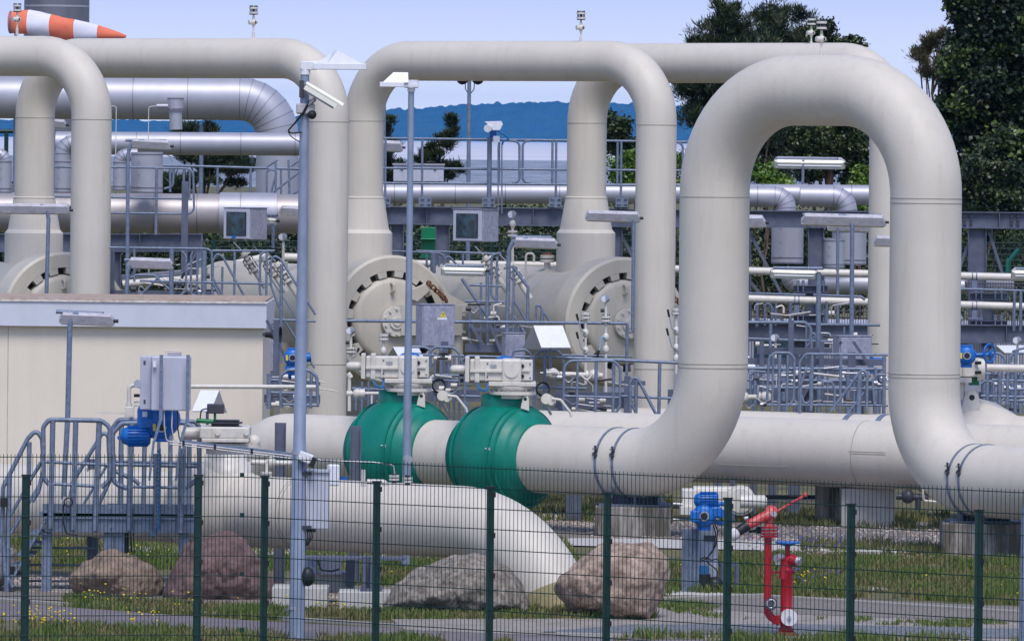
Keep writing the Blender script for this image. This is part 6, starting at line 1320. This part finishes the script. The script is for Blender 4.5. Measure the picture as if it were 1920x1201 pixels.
# ================================================================ BOULDERS
def boulder(label, prof, Yc, dep, mat, seed, planes=(), rough=.03):
    """prof: outline of the stone as the photo shows it (px, py), clockwise; the stone bulges round it in depth"""
    random.seed(seed); xs = [p[0] for p in prof]; ys = [p[1] for p in prof]; cx, cy = (min(xs)+max(xs))/2, (min(ys)+max(ys))/2+4; s = F_PX/Yc
    def rad(a):
        d = V((math.cos(a), math.sin(a))); best = 0
        for i in range(len(prof)):
            p, q = V(prof[i])-V((cx, cy)), V(prof[(i+1) % len(prof)])-V((cx, cy)); e = q-p; den = d.x*e.y-d.y*e.x
            if abs(den) < 1e-9: continue
            tt = (p.x*e.y-p.y*e.x)/den; uu = (p.x*d.y-p.y*d.x)/den
            if tt > 0 and -1e-6 <= uu <= 1+1e-6: best = max(best, tt)
        return best
    N = 360; tab = [rad(2*PI*i/N) for i in range(N)]
    tab = [sum(tab[(i+k) % N] for k in range(-3, 4))/7 for i in range(N)]
    bm = bmesh.new(); bmesh.ops.create_icosphere(bm, subdivisions=6, radius=1); C = P(cx, cy, Yc); pl = [(V(n).normalized(), d) for n, d in planes]
    for v in bm.verts:
        d = v.co.normalized(); h = math.hypot(d.x, d.z)
        a = math.atan2(-d.z, d.x) % (2*PI); f = a/(2*PI)*N; i = int(f); R = (tab[i % N]*(1-f+i)+tab[(i+1) % N]*(f-i))/s
        # superellipsoid in depth so that the outline holds and the face is broad
        q = 2.2; rr = 1/((h**q+abs(d.y)**q)**(1/q)); x = d*rr; p = V((x.x*R if h else 0, x.y*dep/2, x.z*R if h else 0))
        for n, dd in pl:
            m = p.dot(n)-dd
            if m > 0: p -= n*m*.5
        nn = p*1.0
        cel = noise.cell(nn*1.9+V((seed, 3, 1)))*0; rg = 1-abs(noise.noise(nn*1.9+V((seed, 2, 7))))*2; k = -max(0, rg-.82)*.16+noise.fractal(nn*1.7+V((seed, 0, 0)), 1.0, 2.0, 5)*.09+noise.fractal(nn*7+V((0, seed, 0)), .9, 2.1, 4)*rough+.035*abs(noise.noise(nn*2.6+V((5, seed, 1))))
        v.co = p+d*k*.8
    me = bpy.data.meshes.new('boulder'); bm.to_mesh(me); bm.free(); me.polygons.foreach_set('use_smooth', [True]*len(me.polygons)); me.materials.append(mat)
    o = bpy.data.objects.new('boulder', me); COL.objects.link(o); o.location = C; o['label'] = label; o['category'] = 'boulder'; o['group'] = 'boulders along the road'
def rock(n, a, b_, c, sc=9, **k): return M(n, a, .85, 0, .35, sc, b_, (c, c, c), .75, 1.0, 22, **k)
R1 = rock('brown granite', (.27, .195, .145), (.10, .065, .05), 7); R2 = rock('maroon granite', (.185, .115, .105), (.07, .042, .04), 6); R3 = rock('grey speckled granite', (.22, .19, .16), (.06, .045, .033), 18, col2=(.33, .29, .25), thr=(.45, .58)); R4 = rock('pink granite', (.27, .185, .135), (.11, .07, .05), 6, col2=(.40, .30, .24)); R5 = rock('pale granite', (.5, .46, .47), (.3, .27, .27), 9)
Yb1 = G(220, 1122).y+.6
boulder('brown rounded boulder in front of the platform legs', [(129, 1085), (150, 1055), (185, 1035), (216, 1030), (250, 1040), (290, 1062), (308, 1085), (307, 1105), (290, 1122), (262, 1130), (160, 1128), (140, 1110)], Yb1, 1.0, R1, 41, [((-.45, -.62, -.65), .33), ((.35, -.45, .8), .37), ((-.5, -.5, .7), .40), ((.75, -.6, -.2), .45)])
boulder('tall maroon boulder between two fence posts', [(308, 1110), (322, 1080), (338, 1040), (345, 1018), (385, 1002), (425, 995), (455, 1005), (480, 1032), (503, 1075), (517, 1110), (505, 1135), (480, 1145), (400, 1145), (320, 1138)], Yb1-.3, 1.2, R2, 42, [((.55, -.8, .1), .42), ((-.6, -.6, .4), .46), ((.1, -.85, -.5), .40), ((-.1, -.6, .8), .48)])
boulder('grey speckled boulder below the foreground pipe', [(722, 1138), (745, 1095), (775, 1066), (835, 1043), (890, 1038), (928, 1044), (966, 1076), (988, 1120), (990, 1145), (960, 1156), (880, 1160), (760, 1156), (735, 1150)], 94.5, 1.0, R3, 43, [((-.35, -.65, .7), .34), ((.5, -.6, .6), .40), ((0, -.6, -.8), .30), ((.1, -.9, .3), .38)])
boulder('large pink brown boulder right of the bent foreground pipe', [(1033, 1098), (1062, 1072), (1095, 1046), (1130, 1018), (1215, 1018), (1248, 1048), (1255, 1075), (1238, 1120), (1222, 1158), (1140, 1160), (1070, 1150), (1045, 1120)], 94.0, 1.05, R4, 44, [((-.15, -1, .3), .42), ((-.5, -.5, -.75), .36), ((.75, -.6, .0), .55), ((0, -.5, .85), .42), ((-.7, -.6, .2), .55)])
boulder('pale boulder cut by the left frame edge', [(-60, 1050), (-30, 1015), (5, 1012), (22, 1035), (28, 1060), (15, 1090), (-50, 1098)], Yb1+1.0, .9, R5, 45)

# ================================================================ GREEN MESH FENCE IN FRONT
def fpt(px, Y, z): p = P(px, 900, Y); return V((p.x, Y, z))
ZTOP = 2.76
def fence(label, pa, Ya, pb_, Yb_, post_px, pitch, skip=()):
    A, B = fpt(pa, Ya, 0), fpt(pb_, Yb_, 0); d = (B-A); L = d.length; d.normalize(); nrm = V((d.y, -d.x, 0)); nrm = nrm if nrm.y < 0 else -nrm
    t = Thing('mesh_fence', label, 'fence', A, 'green mesh fences')
    ln = Line(A+Z*1.2, B+Z*1.2); ps = [ln.at(x) for x in post_px]; cuts = [0]+[(p-A-Z*1.2).length for p in ps if 0 < (p-A-Z*1.2).dot(d) < L]+[L]; cuts.sort()
    for p in ps:
        q = V((p.x, p.y, 0))+nrm*(-.035)
        k = t.part('post', MB().box(q+Z*1.285, (.075, .05, 2.57), math.atan2(d.y, d.x)*0), FENCE); t.part('post_cap', MB().box(q+Z*2.575, (.10, .062, .014)), BLACK, k); [t.part('fixing_clip', MB().box(q+V((.038, -.03, z)), (.03, .03, .05)), BLACK, k) for z in (.9, 1.3, 1.7, 2.1, 2.5)]
    for c0, c1 in zip(cuts, cuts[1:]):
        m = MB(); n = int((c1-c0)/pitch)
        for i in range(n):
            p = A+d*(c0+(i+.5)*pitch); m.tube([p+Z*.9, p+Z*(ZTOP+.03)], .0031, 4, caps=False)
        for k in range(10):
            z = ZTOP-k*.2
            m.tube([A+d*c0+Z*z-nrm*.004, A+d*c1+Z*z-nrm*.004], .0046, 4, caps=False)
        t.part('mesh_panel', m, FENCE)
    return t
s0, s1 = 185.2, 200.0; Yc0 = F_PX/185.0
fence('green mesh fence section at the left in front of the platform', -40, F_PX/186.4, 453, Yc0, [48, 371], .0385)
t = fence('green mesh fence running right past the hydrants', 454, Yc0, 1990, F_PX/201.8, [490, 700, 913, 1132, 1358, 1589, 1829], .05)
m = MB()
for y in (890, 965, 1075, 1180): m.box(P(454, y, Yc0-.03), (.045, .03, .045))
t.part('corner_clip', m, FENCE)
solo('thin_pole', 'galvanised pole at the right frame edge behind the fence', 'pole', MB().cyl(up(P(1915, 1200, 84), 0), P(1921, 948, 84), .035, n=12), GALV, up(P(1915, 1200, 84), 0))
solo('sign_post', 'thin post beside the foot of the camera mast', 'post', MB().cyl(up(P(536, 1201, 89), 0), P(537, 1145, 89), .008, n=8).box(P(538, 1142, 89), (.05, .03, .03)), GALV, up(P(536, 1201, 89), 0))
# ================================================================ AIR
hz = MB().box((0, 11900, 74), (20000, 24000, 150.6))
hm = bpy.data.materials.new('haze air'); hm.use_nodes = True; hn = hm.node_tree.nodes; hn.remove(hn['Principled BSDF'])
pv = hn.new('ShaderNodeVolumePrincipled'); pv.inputs['Density'].default_value = 0.000028; pv.inputs['Color'].default_value = (.12, .45, 1.0, 1); pv.inputs['Anisotropy'].default_value = -.35
hm.node_tree.links.new(pv.outputs[0], hn['Material Output'].inputs['Volume'])
ho = make(hz, 'haze', hm); ho['kind'] = 'stuff'; ho['label'] = 'pale blue air that fades the far woodland'; ho['category'] = 'haze'
